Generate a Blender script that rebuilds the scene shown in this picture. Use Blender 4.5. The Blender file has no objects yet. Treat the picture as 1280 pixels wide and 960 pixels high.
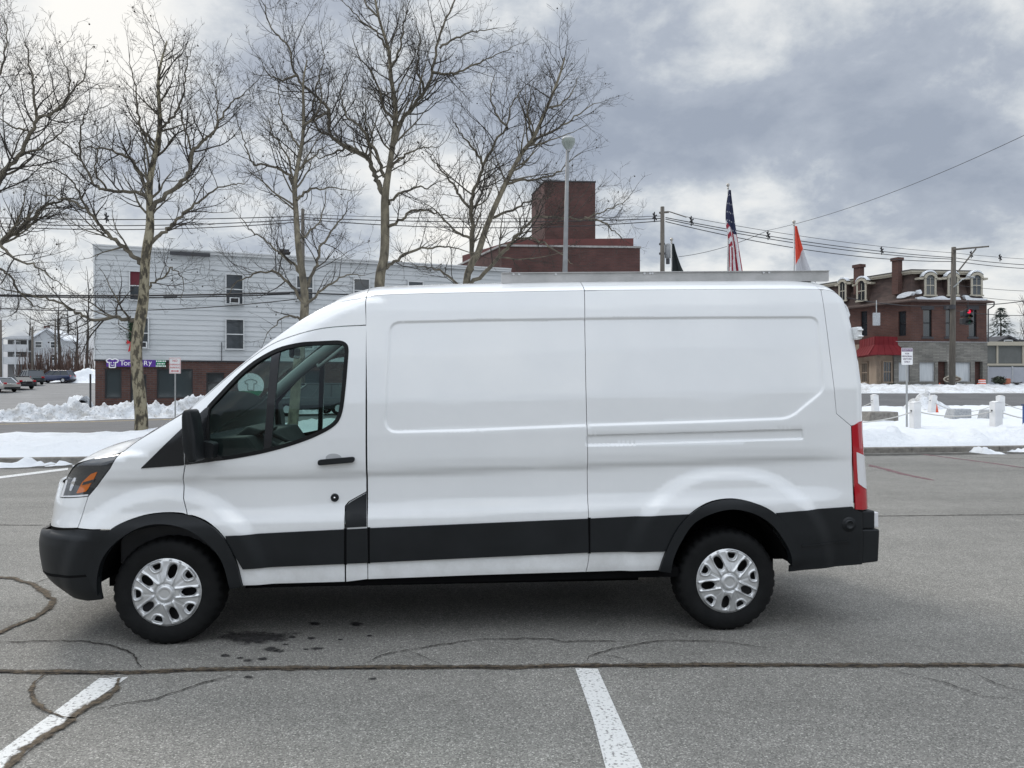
import bpy, bmesh, math, random
import numpy as np
from mathutils import Vector, Matrix, noise
from mathutils.geometry import delaunay_2d_cdt
random.seed(7)
PI = math.pi
SC = bpy.context.scene
COL = SC.collection
F = 961.0            # focal length in photo pixels (1280 wide)
HZ = 480.0
CAMH = 1.70

# ------------------------------------------------------------------ helpers
def at(px, py, D):
    return Vector(((px-640)/F*D, D, CAMH-(py-HZ)/F*D))
def gnd(px, py, z=0.0):
    D = (CAMH-z)*F/(py-HZ)
    return Vector(((px-640)/F*D, D, z))
def smooth(t):
    t = max(0.0, min(1.0, t)); return t*t*(3-2*t)
def terrain(x, y):
    rR = 1.45*smooth((y-47)/23); rL = 1.85*smooth((y-60)/42)
    t = smooth((x+8)/26)
    return rL*(1-t)+rR*t

def tag(o, label=None, cat=None, group=None, kind=None):
    if label: o['label'] = label
    if cat: o['category'] = cat
    if group: o['group'] = group
    if kind: o['kind'] = kind
    return o
def empty(name, loc=(0,0,0), rz=0.0):
    o = bpy.data.objects.new(name, None); COL.objects.link(o)
    o.location = loc; o.rotation_euler = (0,0,rz); o.empty_display_size = .2
    return o
def mesh_obj(name, verts, faces, mats, parent=None, smooth_=False, midx=None, uv=True):
    me = bpy.data.meshes.new(name)
    me.from_pydata([tuple(v) for v in verts], [], faces)
    if not isinstance(mats, (list, tuple)): mats = [mats]
    for m in mats: me.materials.append(m)
    if midx is not None: me.polygons.foreach_set('material_index', midx)
    if smooth_: me.polygons.foreach_set('use_smooth', [True]*len(me.polygons))
    me.update()
    if uv and len(me.polygons):
        n = len(me.loops)
        co = np.empty(len(me.vertices)*3); me.vertices.foreach_get('co', co); co = co.reshape(-1,3)
        nr = np.empty(len(me.polygons)*3); me.polygons.foreach_get('normal', nr); nr = nr.reshape(-1,3)
        lt = np.empty(len(me.polygons), dtype=np.int32); me.polygons.foreach_get('loop_total', lt)
        li = np.empty(n, dtype=np.int32); me.loops.foreach_get('vertex_index', li)
        N = np.repeat(nr, lt, axis=0); Pp = co[li]
        h = np.hypot(N[:,0], N[:,1])+1e-9
        wall = np.abs(N[:,2]) < .7
        u = np.where(wall, (-N[:,1]*Pp[:,0]+N[:,0]*Pp[:,1])/h, Pp[:,0])
        v = np.where(wall, Pp[:,2], Pp[:,1])
        ul = me.uv_layers.new(name='UVMap')
        ul.data.foreach_set('uv', np.stack([u,v],1).ravel())
    o = bpy.data.objects.new(name, me); COL.objects.link(o)
    if parent: o.parent = parent
    return o
def copy_tree(o, parent=None, loc=None, rz=None):
    c = o.copy(); COL.objects.link(c)
    if parent: c.parent = parent
    for ch in list(o.children): copy_tree(ch, c)
    if loc is not None: c.location = loc
    if rz is not None: c.rotation_euler = (0,0,rz)
    return c

class MB:
    def __init__(s): s.v=[]; s.f=[]; s.m=[]
    def add(s, vs, fs, mi=0):
        b=len(s.v); s.v.extend(vs); s.f.extend([tuple(i+b for i in f) for f in fs]); s.m.extend([mi]*len(fs))
    def box(s, x0,x1,y0,y1,z0,z1, mi=0, M=None):
        vs=[Vector(p) for p in ((x0,y0,z0),(x1,y0,z0),(x1,y1,z0),(x0,y1,z0),(x0,y0,z1),(x1,y0,z1),(x1,y1,z1),(x0,y1,z1))]
        if M is not None: vs=[M@v for v in vs]
        s.add(vs,[(0,3,2,1),(4,5,6,7),(0,1,5,4),(1,2,6,5),(2,3,7,6),(3,0,4,7)],mi)
    def prism(s, poly, y0, y1, mi=0, axis='y'):
        """poly in (x,z) extruded along y; or (x,y) extruded along z"""
        n=len(poly)
        if axis=='y':
            a=[Vector((p[0],y0,p[1])) for p in poly]; b=[Vector((p[0],y1,p[1])) for p in poly]
        elif axis=='z':
            a=[Vector((p[0],p[1],y0)) for p in poly]; b=[Vector((p[0],p[1],y1)) for p in poly]
        else:
            a=[Vector((y0,p[0],p[1])) for p in poly]; b=[Vector((y1,p[0],p[1])) for p in poly]
        fs=[(i,(i+1)%n,n+(i+1)%n,n+i) for i in range(n)]
        fs+= [tuple(range(n-1,-1,-1)), tuple(range(n,2*n))]
        s.add(a+b,fs,mi)
    def quad(s,a,b,c,d,mi=0): s.add([Vector(a),Vector(b),Vector(c),Vector(d)],[(0,1,2,3)],mi)
    def tube(s, pts, radii, n=8, mi=0, caps=True):
        pts=[Vector(p) for p in pts]
        if not isinstance(radii,(list,tuple)): radii=[radii]*len(pts)
        m=len(pts); vs=[]; prev=None
        for i in range(m):
            d=(pts[min(i+1,m-1)]-pts[max(i-1,0)])
            if d.length<1e-9: d=Vector((0,0,1))
            d.normalize()
            if prev is None:
                a=Vector((0,0,1)) if abs(d.z)<.9 else Vector((1,0,0))
                prev=d.cross(a).normalized()
            else:
                prev=(prev-d*prev.dot(d))
                if prev.length<1e-6: prev=d.orthogonal()
                prev.normalize()
            q=d.cross(prev); r=radii[i]
            for k in range(n):
                t=2*PI*k/n
                vs.append(pts[i]+prev*(r*math.cos(t))+q*(r*math.sin(t)))
        fs=[]
        for i in range(m-1):
            for k in range(n):
                k2=(k+1)%n
                fs.append((i*n+k,i*n+k2,(i+1)*n+k2,(i+1)*n+k))
        if caps and n>2:
            fs.append(tuple(range(n-1,-1,-1))); fs.append(tuple((m-1)*n+k for k in range(n)))
        s.add(vs,fs,mi)
    def lathe(s, prof, n=24, M=None, mi=0, close=False):
        """prof list of (r,z) around z"""
        vs=[]; m=len(prof)
        for (r,z) in prof:
            for k in range(n):
                t=2*PI*k/n; v=Vector((r*math.cos(t),r*math.sin(t),z)); vs.append(M@v if M is not None else v)
        fs=[]
        for i in range(m-1):
            for k in range(n):
                k2=(k+1)%n; fs.append((i*n+k,i*n+k2,(i+1)*n+k2,(i+1)*n+k))
        if close:
            fs.append(tuple(range(n-1,-1,-1))); fs.append(tuple((m-1)*n+k for k in range(n)))
        s.add(vs,fs,mi)
    def build(s,name,mats,parent=None,smooth_=False,bevel=0):
        o=mesh_obj(name,s.v,s.f,mats,parent,smooth_,s.m if isinstance(mats,(list,tuple)) else None)
        if bevel:
            b=o.modifiers.new('bevel','BEVEL'); b.width=bevel; b.segments=2; b.limit_method='ANGLE'; b.angle_limit=.6
        return o

def cr(pts, k=8):
    """Catmull-Rom through 2D points"""
    P=[np.array(p,float) for p in pts]; out=[]
    for i in range(len(P)-1):
        p0=P[max(i-1,0)];p1=P[i];p2=P[i+1];p3=P[min(i+2,len(P)-1)]
        for j in range(k):
            t=j/k
            out.append(tuple(.5*((2*p1)+(-p0+p2)*t+(2*p0-5*p1+4*p2-p3)*t*t+(-p0+3*p1-3*p2+p3)*t**3)))
    out.append(tuple(P[-1])); return out
def round_poly(P, r, k=5):
    out=[]; n=len(P)
    if not isinstance(r,(list,tuple)): r=[r]*n
    for i in range(n):
        p=np.array(P[i],float);a=np.array(P[i-1],float);b=np.array(P[(i+1)%n],float)
        if r[i]<=0: out.append(tuple(p)); continue
        da=min(r[i],np.linalg.norm(a-p)*.45); db=min(r[i],np.linalg.norm(b-p)*.45)
        A=p+(a-p)/np.linalg.norm(a-p)*da; B=p+(b-p)/np.linalg.norm(b-p)*db
        for j in range(k+1):
            t=j/k; out.append(tuple((1-t)**2*A+2*t*(1-t)*p+t*t*B))
    return out
def resample(P, step, closed=True):
    out=[]; n=len(P)
    for i in range(n if closed else n-1):
        a=np.array(P[i],float); b=np.array(P[(i+1)%n],float); L=np.linalg.norm(b-a)
        if L<1e-7: continue
        m=max(1,int(math.ceil(L/step)))
        for j in range(m): out.append(tuple(a+(b-a)*j/m))
    if not closed: out.append(tuple(P[-1]))
    return out
def area(P):
    return .5*sum(P[i][0]*P[(i+1)%len(P)][1]-P[(i+1)%len(P)][0]*P[i][1] for i in range(len(P)))
def inset(P, d):
    """shrink a polygon by d (grow when negative)"""
    sg=1 if area(P)>0 else -1; out=[]; n=len(P)
    for i in range(n):
        p=np.array(P[i]);a=np.array(P[i-1]);b=np.array(P[(i+1)%n])
        e1=p-a; e2=b-p; l1=np.linalg.norm(e1); l2=np.linalg.norm(e2)
        if l1<1e-9 or l2<1e-9: out.append(tuple(p)); continue
        n1=np.array((-e1[1],e1[0]))/l1*sg; n2=np.array((-e2[1],e2[0]))/l2*sg
        m=n1+n2; L=np.linalg.norm(m)
        if L<.3: m=n1; L=1
        m=m/L; c=max(.4,float(m@n1)); out.append(tuple(p+m*d/c))
    return out
def inside(P, X, Y):
    P=np.array(P); r=np.zeros(len(X),bool); n=len(P); j=n-1
    for i in range(n):
        xi,yi=P[i]; xj,yj=P[j]
        c=((yi>Y)!=(yj>Y))
        if yj!=yi: r^= c & (X<(xj-xi)*(Y-yi)/(yj-yi)+xi)
        j=i
    return r
def dist_poly(P, X, Y, closed=True):
    P=np.array(P,float); d=np.full(len(X),1e9); n=len(P)
    for i in range(n if closed else n-1):
        a=P[i]; b=P[(i+1)%n]; e=b-a; L=e@e
        if L<1e-12: continue
        t=np.clip(((X-a[0])*e[0]+(Y-a[1])*e[1])/L,0,1)
        d=np.minimum(d,(X-a[0]-t*e[0])**2+(Y-a[1]-t*e[1])**2)
    return np.sqrt(d)
def sst(x): x=np.clip(x,0,1); return x*x*(3-2*x)

# ------------------------------------------------------------------ materials
def new_mat(name):
    m=bpy.data.materials.new(name); m.use_nodes=True; nt=m.node_tree
    b=nt.nodes['Principled BSDF']; return m,nt,b
def N(nt,t,**k):
    n=nt.nodes.new(t)
    for a,v in k.items():
        if a.startswith('i_'):
            key=a[2:]; key=int(key) if key.isdigit() else key.replace('_',' ')
            n.inputs[key].default_value=v
        else: setattr(n,a,v)
    return n
def ramp(nt, stops, interp='LINEAR'):
    r=nt.nodes.new('ShaderNodeValToRGB'); cr_=r.color_ramp; cr_.interpolation=interp
    while len(cr_.elements)<len(stops): cr_.elements.new(.5)
    for e,(p,c) in zip(cr_.elements,stops):
        e.position=p; e.color=(c[0],c[1],c[2],1) if hasattr(c,'__len__') else (c,c,c,1)
    return r
def plain(name,c,rough=.6,metal=0.0,spec=.5,coat=0.0,alpha=None):
    m,nt,b=new_mat(name); b.inputs['Base Color'].default_value=(*c,1); b.inputs['Roughness'].default_value=rough
    b.inputs['Metallic'].default_value=metal; b.inputs['Specular IOR Level'].default_value=spec; b.inputs['Coat Weight'].default_value=coat
    b.inputs['Coat Roughness'].default_value=.03
    return m
def noisy(name,c1,c2,scale=5.0,rough=.7,bump=0.0,bscale=None,metal=0.0,spec=.5,coord='Object',detail=6.0,lo=.35,hi=.65,stretch=None,bdist=.02):
    m,nt,b=new_mat(name); tc=N(nt,'ShaderNodeTexCoord'); src=tc.outputs[coord]
    if stretch:
        mp=N(nt,'ShaderNodeMapping'); mp.inputs['Scale'].default_value=stretch; nt.links.new(src,mp.inputs['Vector']); src=mp.outputs['Vector']
    n=N(nt,'ShaderNodeTexNoise',i_Scale=scale,i_Detail=detail,i_Roughness=.6); nt.links.new(src,n.inputs['Vector'])
    r=ramp(nt,[(lo,c1),(hi,c2)]); nt.links.new(n.outputs['Fac'],r.inputs['Fac']); nt.links.new(r.outputs['Color'],b.inputs['Base Color'])
    b.inputs['Roughness'].default_value=rough; b.inputs['Metallic'].default_value=metal; b.inputs['Specular IOR Level'].default_value=spec
    if bump:
        n2=N(nt,'ShaderNodeTexNoise',i_Scale=bscale or scale*3,i_Detail=5.0); nt.links.new(src,n2.inputs['Vector'])
        bp=N(nt,'ShaderNodeBump',i_Strength=bump,i_Distance=bdist); nt.links.new(n2.outputs['Fac'],bp.inputs['Height']); nt.links.new(bp.outputs['Normal'],b.inputs['Normal'])
    return m
def brick_mat(name,c1,c2,mortar,bw=.22,bh=.075,ms=.01,vary=.5,rough=.85,nscale=.6):
    m,nt,b=new_mat(name); tc=N(nt,'ShaderNodeTexCoord')
    br=N(nt,'ShaderNodeTexBrick',i_Scale=1.0,i_Mortar_Size=ms,i_Bias=0.0,i_Brick_Width=bw,i_Row_Height=bh)
    br.inputs['Color1'].default_value=(*c1,1); br.inputs['Color2'].default_value=(*c2,1); br.inputs['Mortar'].default_value=(*mortar,1)
    nt.links.new(tc.outputs['UV'],br.inputs['Vector'])
    n=N(nt,'ShaderNodeTexNoise',i_Scale=nscale,i_Detail=6.0); nt.links.new(tc.outputs['UV'],n.inputs['Vector'])
    r=ramp(nt,[(.3,1-vary*.5),(.7,1+vary*.3)]); nt.links.new(n.outputs['Fac'],r.inputs['Fac'])
    mx=N(nt,'ShaderNodeMix',data_type='RGBA',blend_type='MULTIPLY'); mx.inputs[0].default_value=1
    nt.links.new(br.outputs['Color'],mx.inputs[6]); nt.links.new(r.outputs['Color'],mx.inputs[7]); nt.links.new(mx.outputs[2],b.inputs['Base Color'])
    bp=N(nt,'ShaderNodeBump',i_Strength=.5,i_Distance=.01,invert=True); nt.links.new(br.outputs['Fac'],bp.inputs['Height']); nt.links.new(bp.outputs['Normal'],b.inputs['Normal'])
    b.inputs['Roughness'].default_value=rough; b.inputs['Specular IOR Level'].default_value=.25
    return m

def asphalt(name,c=(.19,.19,.185),agg=1.0,tint=(1,1,1)):
    m,nt,b=new_mat(name); tc=N(nt,'ShaderNodeTexCoord'); o=tc.outputs['Object']
    big=N(nt,'ShaderNodeTexNoise',i_Scale=.35,i_Detail=5.0,i_Roughness=.65); nt.links.new(o,big.inputs['Vector'])
    med=N(nt,'ShaderNodeTexNoise',i_Scale=4.0,i_Detail=6.0,i_Roughness=.7); nt.links.new(o,med.inputs['Vector'])
    vor=N(nt,'ShaderNodeTexVoronoi',i_Scale=140.0); nt.links.new(o,vor.inputs['Vector'])
    fine=N(nt,'ShaderNodeTexNoise',i_Scale=120.0,i_Detail=3.0,i_Roughness=.8); nt.links.new(o,fine.inputs['Vector'])
    sep=N(nt,'ShaderNodeSeparateColor'); nt.links.new(vor.outputs['Color'],sep.inputs[0])
    r0=ramp(nt,[(0.0,.5),(.3,.8),(.78,1.05),(.90,1.3),(1.0,1.9)]); nt.links.new(sep.outputs[0],r0.inputs['Fac'])
    r1=ramp(nt,[(.3,.86),(.7,1.12)]); nt.links.new(big.outputs['Fac'],r1.inputs['Fac'])
    r2=ramp(nt,[(.3,.90),(.7,1.09)]); nt.links.new(med.outputs['Fac'],r2.inputs['Fac'])
    r3=ramp(nt,[(.32,.55),(.5,1.0),(.68,1.4)]); nt.links.new(fine.outputs['Fac'],r3.inputs['Fac'])
    def mul(a,bb,f=1.0):
        x=N(nt,'ShaderNodeMix',data_type='RGBA',blend_type='MULTIPLY'); x.inputs[0].default_value=f
        nt.links.new(a,x.inputs[6]); nt.links.new(bb,x.inputs[7]); return x.outputs[2]
    base=N(nt,'ShaderNodeRGB'); base.outputs[0].default_value=(*c,1)
    x=mul(base.outputs[0],r0.outputs[0],agg); x=mul(x,r1.outputs[0]); x=mul(x,r2.outputs[0]); x=mul(x,r3.outputs[0],agg*.8)
    mp=N(nt,'ShaderNodeMapping'); mp.inputs['Scale'].default_value=(.12,.9,1); nt.links.new(o,mp.inputs['Vector'])
    st=N(nt,'ShaderNodeTexNoise',i_Scale=1.2,i_Detail=5.0); nt.links.new(mp.outputs[0],st.inputs['Vector']); r4=ramp(nt,[(.3,.90),(.7,1.08)]); nt.links.new(st.outputs['Fac'],r4.inputs['Fac']); x=mul(x,r4.outputs[0])
    nt.links.new(x,b.inputs['Base Color'])
    bp=N(nt,'ShaderNodeBump',i_Strength=.55*agg,i_Distance=.006); nt.links.new(sep.outputs[1],bp.inputs['Height'])
    bp2=N(nt,'ShaderNodeBump',i_Strength=.4*agg,i_Distance=.008); nt.links.new(fine.outputs['Fac'],bp2.inputs['Height']); nt.links.new(bp.outputs['Normal'],bp2.inputs['Normal'])
    nt.links.new(bp2.outputs['Normal'],b.inputs['Normal'])
    b.inputs['Roughness'].default_value=.85; b.inputs['Specular IOR Level'].default_value=.3
    return m
def snow_mat(name,dirt=.0):
    m,nt,b=new_mat(name); tc=N(nt,'ShaderNodeTexCoord'); o=tc.outputs['Object']
    n=N(nt,'ShaderNodeTexNoise',i_Scale=1.1,i_Detail=8.0,i_Roughness=.7); nt.links.new(o,n.inputs['Vector'])
    w=(.71,.735,.765); d=(.36,.345,.32)
    mixd=tuple(w[i]*(1-dirt)+d[i]*dirt for i in range(3))
    r=ramp(nt,[(.36,mixd),(.5,tuple(w[i]*.75+mixd[i]*.25 for i in range(3))),(.62,w)]); nt.links.new(n.outputs['Fac'],r.inputs['Fac'])
    g_=N(nt,'ShaderNodeTexNoise',i_Scale=9.0,i_Detail=7.0,i_Roughness=.75); nt.links.new(o,g_.inputs['Vector']); rg=ramp(nt,[(.34,(1-dirt*.75,)*3),(.46,(1,1,1))]); nt.links.new(g_.outputs['Fac'],rg.inputs['Fac'])
    mg=N(nt,'ShaderNodeMix',data_type='RGBA',blend_type='MULTIPLY'); mg.inputs[0].default_value=1; nt.links.new(r.outputs['Color'],mg.inputs[6]); nt.links.new(rg.outputs['Color'],mg.inputs[7]); nt.links.new(mg.outputs[2],b.inputs['Base Color'])
    n2=N(nt,'ShaderNodeTexNoise',i_Scale=5.0,i_Detail=8.0,i_Roughness=.7); nt.links.new(o,n2.inputs['Vector'])
    bp=N(nt,'ShaderNodeBump',i_Strength=.8,i_Distance=.12); nt.links.new(n2.outputs['Fac'],bp.inputs['Height']); nt.links.new(bp.outputs['Normal'],b.inputs['Normal'])
    b.inputs['Roughness'].default_value=.8; b.inputs['Specular IOR Level'].default_value=.3
    return m
def ragged(name,c1,c2,nscale,a0=.35,a1=.62,amp=1.5,cscale=30.0,top=1.0):
    """surface whose edge (|v| towards 1 in its UV map) breaks up along noise"""
    m,nt,b=new_mat(name); tc=N(nt,'ShaderNodeTexCoord'); out=nt.nodes['Material Output']
    sp=N(nt,'ShaderNodeSeparateXYZ'); nt.links.new(tc.outputs['UV'],sp.inputs[0])
    ab=N(nt,'ShaderNodeMath',operation='ABSOLUTE'); nt.links.new(sp.outputs[1],ab.inputs[0])
    n=N(nt,'ShaderNodeTexNoise',i_Scale=nscale,i_Detail=6.0,i_Roughness=.7); nt.links.new(tc.outputs['Object'],n.inputs['Vector'])
    m1=N(nt,'ShaderNodeMath',operation='MULTIPLY_ADD'); nt.links.new(n.outputs['Fac'],m1.inputs[0]); m1.inputs[1].default_value=amp; m1.inputs[2].default_value=-.5*amp
    ad=N(nt,'ShaderNodeMath',operation='ADD'); nt.links.new(ab.outputs[0],ad.inputs[0]); nt.links.new(m1.outputs[0],ad.inputs[1])
    r=ramp(nt,[(a0,top),(a1,0)]); nt.links.new(ad.outputs[0],r.inputs['Fac'])
    gt=N(nt,'ShaderNodeMath',operation='LESS_THAN'); nt.links.new(ab.outputs[0],gt.inputs[0]); gt.inputs[1].default_value=.985
    al=N(nt,'ShaderNodeMath',operation='MULTIPLY'); nt.links.new(r.outputs[0],al.inputs[0]); nt.links.new(gt.outputs[0],al.inputs[1])
    n2=N(nt,'ShaderNodeTexNoise',i_Scale=cscale,i_Detail=5.0,i_Roughness=.7); nt.links.new(tc.outputs['Object'],n2.inputs['Vector'])
    rc=ramp(nt,[(.38,c1),(.6,c2)]); nt.links.new(n2.outputs['Fac'],rc.inputs['Fac']); nt.links.new(rc.outputs[0],b.inputs['Base Color']); b.inputs['Roughness'].default_value=.95; b.inputs['Specular IOR Level'].default_value=.15
    t=N(nt,'ShaderNodeBsdfTransparent'); mx=N(nt,'ShaderNodeMixShader'); nt.links.new(al.outputs[0],mx.inputs[0]); nt.links.new(t.outputs[0],mx.inputs[1]); nt.links.new(b.outputs[0],mx.inputs[2]); nt.links.new(mx.outputs[0],out.inputs[0])
    return m
def glass_mat(name,tint,rough=.0,ior=1.5):
    m,nt,b=new_mat(name); nt.nodes.remove(b); out=nt.nodes['Material Output']
    t=N(nt,'ShaderNodeBsdfTransparent'); t.inputs[0].default_value=(*tint,1)
    g=N(nt,'ShaderNodeBsdfGlossy'); g.inputs['Roughness'].default_value=rough; g.inputs[0].default_value=(.95,.97,1,1)
    fr=N(nt,'ShaderNodeFresnel',i_IOR=ior); mx=N(nt,'ShaderNodeMixShader')
    nt.links.new(fr.outputs[0],mx.inputs[0]); nt.links.new(t.outputs[0],mx.inputs[1]); nt.links.new(g.outputs[0],mx.inputs[2]); nt.links.new(mx.outputs[0],out.inputs[0])
    return m
def emit_mat(name,c,s):
    m,nt,b=new_mat(name); b.inputs['Base Color'].default_value=(*c,1); b.inputs['Emission Color'].default_value=(*c,1); b.inputs['Emission Strength'].default_value=s
    return m
def paint_white(name):
    m,nt,b=new_mat(name); tc=N(nt,'ShaderNodeTexCoord')
    n=N(nt,'ShaderNodeTexNoise',i_Scale=1.3,i_Detail=7.0,i_Roughness=.65); nt.links.new(tc.outputs['Object'],n.inputs['Vector'])
    r=ramp(nt,[(.3,(.75,.765,.772)),(.65,(.80,.812,.816))]); nt.links.new(n.outputs['Fac'],r.inputs['Fac']); 
    # road film thrown up along the sills
    sp=N(nt,'ShaderNodeSeparateXYZ'); nt.links.new(tc.outputs['Object'],sp.inputs[0])
    mr=N(nt,'ShaderNodeMapRange',interpolation_type='SMOOTHSTEP'); nt.links.new(sp.outputs[2],mr.inputs[0]); mr.inputs[1].default_value=1.05; mr.inputs[2].default_value=.38; mr.inputs[3].default_value=0; mr.inputs[4].default_value=1
    gn=N(nt,'ShaderNodeTexNoise',i_Scale=5.0,i_Detail=8.0,i_Roughness=.75); nt.links.new(tc.outputs['Object'],gn.inputs['Vector']); gr=ramp(nt,[(.40,0),(.75,.45)]); nt.links.new(gn.outputs['Fac'],gr.inputs['Fac'])
    gm=N(nt,'ShaderNodeMath',operation='MULTIPLY'); nt.links.new(mr.outputs[0],gm.inputs[0]); nt.links.new(gr.outputs[0],gm.inputs[1])
    gx=N(nt,'ShaderNodeMix',data_type='RGBA'); nt.links.new(gm.outputs[0],gx.inputs[0]); nt.links.new(r.outputs['Color'],gx.inputs[6]); gx.inputs[7].default_value=(.44,.43,.40,1); nt.links.new(gx.outputs[2],b.inputs['Base Color'])
    b.inputs['Roughness'].default_value=.3; b.inputs['Specular IOR Level'].default_value=.5; b.inputs['Coat IOR'].default_value=1.65
    b.inputs['Coat Weight'].default_value=1.0; b.inputs['Coat Roughness'].default_value=.04
    # faint ripple of sheet metal
    n2=N(nt,'ShaderNodeTexNoise',i_Scale=1.6,i_Detail=1.0); nt.links.new(tc.outputs['Object'],n2.inputs['Vector'])
    bp=N(nt,'ShaderNodeBump',i_Strength=.12,i_Distance=.02); nt.links.new(n2.outputs['Fac'],bp.inputs['Height']); nt.links.new(bp.outputs['Normal'],b.inputs['Normal']); nt.links.new(bp.outputs['Normal'],b.inputs['Coat Normal'])
    return m

M={}
M['paint']=paint_white('white_paint')
M['clad']=noisy('black_plastic',(.0055,.0070,.0085),(.0095,.0115,.0135),3.0,.5,.12,300.0,spec=.36,bdist=.001)
M['trim']=plain('black_gloss_trim',(.012,.013,.015),.25)
M['rubber']=noisy('rubber',(.0035,.004,.0045),(.008,.0085,.009),9.0,.7,.1,80.0,spec=.25)
M['dark']=plain('underbody_black',(.003,.003,.0035),.9,0,.15)
M['hub']=plain('silver_plastic',(.62,.63,.635),.36,.6,.5,.3)
M['steel']=plain('dark_steel',(.03,.03,.032),.5,.6)
M['carglass']=glass_mat('tinted_window_glass',(.54,.68,.65),0,1.4)
M['screen']=glass_mat('windscreen_glass',(.62,.74,.71),0,1.18)
M['interior']=noisy('cab_plastic',(.035,.037,.04),(.055,.057,.06),4.0,.7)
M['headliner']=plain('grey_headliner',(.30,.31,.30),.85)
M['red']=plain('red_lamp_lens',(.40,.004,.014),.08,0,.6,1.0)
M['clearlens']=plain('clear_lamp_lens',(.72,.72,.74),.12,0,.6,1.0)
M['amber']=plain('amber_lens',(.55,.13,.008),.12,0,.6,1.0)
M['lampblack']=plain('headlight_housing',(.03,.033,.036),.06,0,.6,1.0)
M['chrome']=plain('chrome',(.8,.8,.82),.08,1.0)
M['alu']=noisy('mill_aluminium',(.42,.42,.41),(.55,.54,.53),6.0,.45,.05,60.0,metal=.6)
# ------------------------------------------------------------------ the van
Pf=gnd(208,807); Pr=gnd(910,789)
YAW=math.atan2(Pr.y-Pf.y,Pr.x-Pf.x); WB=(Pr-Pf).length
cY,sY=math.cos(YAW),math.sin(YAW)
CL=0.985                       # centre line, measured in from the tyre's outer face
RAKE=0.0262
def vp(px,py,l):
    dx=(px-640)/F
    t=(l+(-sY*Pf.x+cY*Pf.y))/(-sY*dx+cY)
    X=t*dx-Pf.x; Y=t-Pf.y
    return X*cY+Y*sY, CAMH-t*(py-HZ)/F
# silhouette tables
_sf=[vp(x,y,.28) for x,y in ((98,752),(88,745),(74,735),(60,724),(51,712),(48,690),(47.5,676),(50,664),(62,659),(64,645),(66,625),(71,605),(78,590),(88,578),(94,570))]
_sf=[(z,s-.095) for s,z in _sf]; _sf.sort()
SFZ=np.array([a for a,b in _sf]); SFS=np.array([b for a,b in _sf])
_sr=[vp(x,y,.0+d) for x,y,d in ((1097,712,.0),(1097,650,.0),(1088,636,.0),(1084,560,.0),(1083,525,.0),(1080,480,.03),(1076,440,.05),(1070,405,.07),(1062,380,.1),(1055,366,.12))]
_sr[0]=(_sr[2][0],_sr[0][1]);_sr[1]=(_sr[2][0],_sr[1][1])
_sr=[(z,s) for s,z in _sr]; _sr.sort()
SRZ=np.array([a for a,b in _sr]); SRS=np.array([b for a,b in _sr])
# cross section (sheared height -> inset)
_zz=np.arange(.1,2.8,.004)
_ll=np.interp(_zz,[.30,.38,.44,.60,.78,.83,.88,.93,1.02,1.10,1.138,1.20,1.36,1.6,1.9,2.2,2.36,2.5],
                  [.0,-.012,-.026,-.036,-.044,-.040,-.022,-.010,-.004,-.002,-.022,-.029,-.027,-.010,.030,.085,.125,.17])
_k=np.exp(-np.linspace(-2.2,2.2,13)**2); _k/=_k.sum()
_lp=np.pad(_ll,6,mode='edge'); _ll=np.convolve(_lp,_k,mode='valid')
AF,AR=.55,.10
RW=np.array([WB,.40])          # rear arch centre
FW=np.array([0.0,.36])
E_PX=[(80.5,604),(84,595.5),(89.5,586),(97,579),(110,575),(126,571),(150,566),(172,551),(200,534),(228,517),(243,506),(262,489.5),(290,465.5),(330,433),(370,404),(400,387),(430,376),(458,370.5),(500,367.5),(560,366),(640,364.5),(730,363),(820,362),(900,361.5),(980,361),(1024,361.5),(1040,364),(1050,370.5),(1058,381.5),(1063,394)]
ES=EZ=None
def lat(s,z,feat=True):
    s=np.atleast_1d(np.asarray(s,float)); z=np.atleast_1d(np.asarray(z,float))
    zz=z-RAKE*(s-1.9)
    w=sst((s+1.3)/1.3)        # the lower shoulder fades towards the nose
    wr=sst((4.75-s)/.5)
    l=np.interp(zz,_zz,_ll)
    ls=np.interp(zz,[.3,.6,.85,1.2,1.6,2.2,2.5],[-.01,-.036,-.04,-.028,-.010,.085,.17])
    l=ls+(l-ls)*w*wr
    # front corner in plan
    sf=np.interp(z,SFZ,SFS)
    if ES is not None:
        se=np.interp(z,EZ,ES)-.33
        q=sst((z-1.08)/.16); sf=np.where(z>1.08,sf*(1-q)+np.minimum(se,3)*q,sf)
    p=np.clip((sf+AF-s)/AF,0,.988)
    l=l+.75*(1-np.sqrt(1-p*p))
    sr=np.interp(z,SRZ,SRS); q=np.clip((s-(sr-AR))/AR,0,.985)
    l=l+AR*(1-np.sqrt(1-q*q))
    if feat:
        # wheel-arch blisters
        for c,r0,r1,a in ((RW,.655,.77,.025),(FW,.585,.70,.026)):
            r=np.hypot(s-c[0],(z-c[1]))
            l=l-a*(1-sst((r-r0)/(r1-r0)))*sst((1.18-z)/.15)
        for poly,dep,w_,bx in FEATS:
            mk=(s>bx[0])&(s<bx[1])&(z>bx[2])&(z<bx[3])
            if mk.any():
                S,Z=s[mk],z[mk]; d=dist_poly(poly,S,Z); d=np.where(inside(poly,S,Z),d,-d)
                l[mk]+=dep*sst((d+w_/2)/w_)
    return l
FEATS=[]
def sz(px,py,dl=0.0):
    l=0.0
    for i in range(14):
        s,z=vp(px,py,l); l=.4*l+.6*(float(lat(s,z,False)[0])+dl)
    return s,z
_e=[sz(*p) for p in E_PX]
_n=18
ES=np.array([s for s,z in _e[:_n]]); EZ=np.array([z for s,z in _e[:_n]])
_o=np.argsort(EZ); ES,EZ=ES[_o],EZ[_o]
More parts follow.
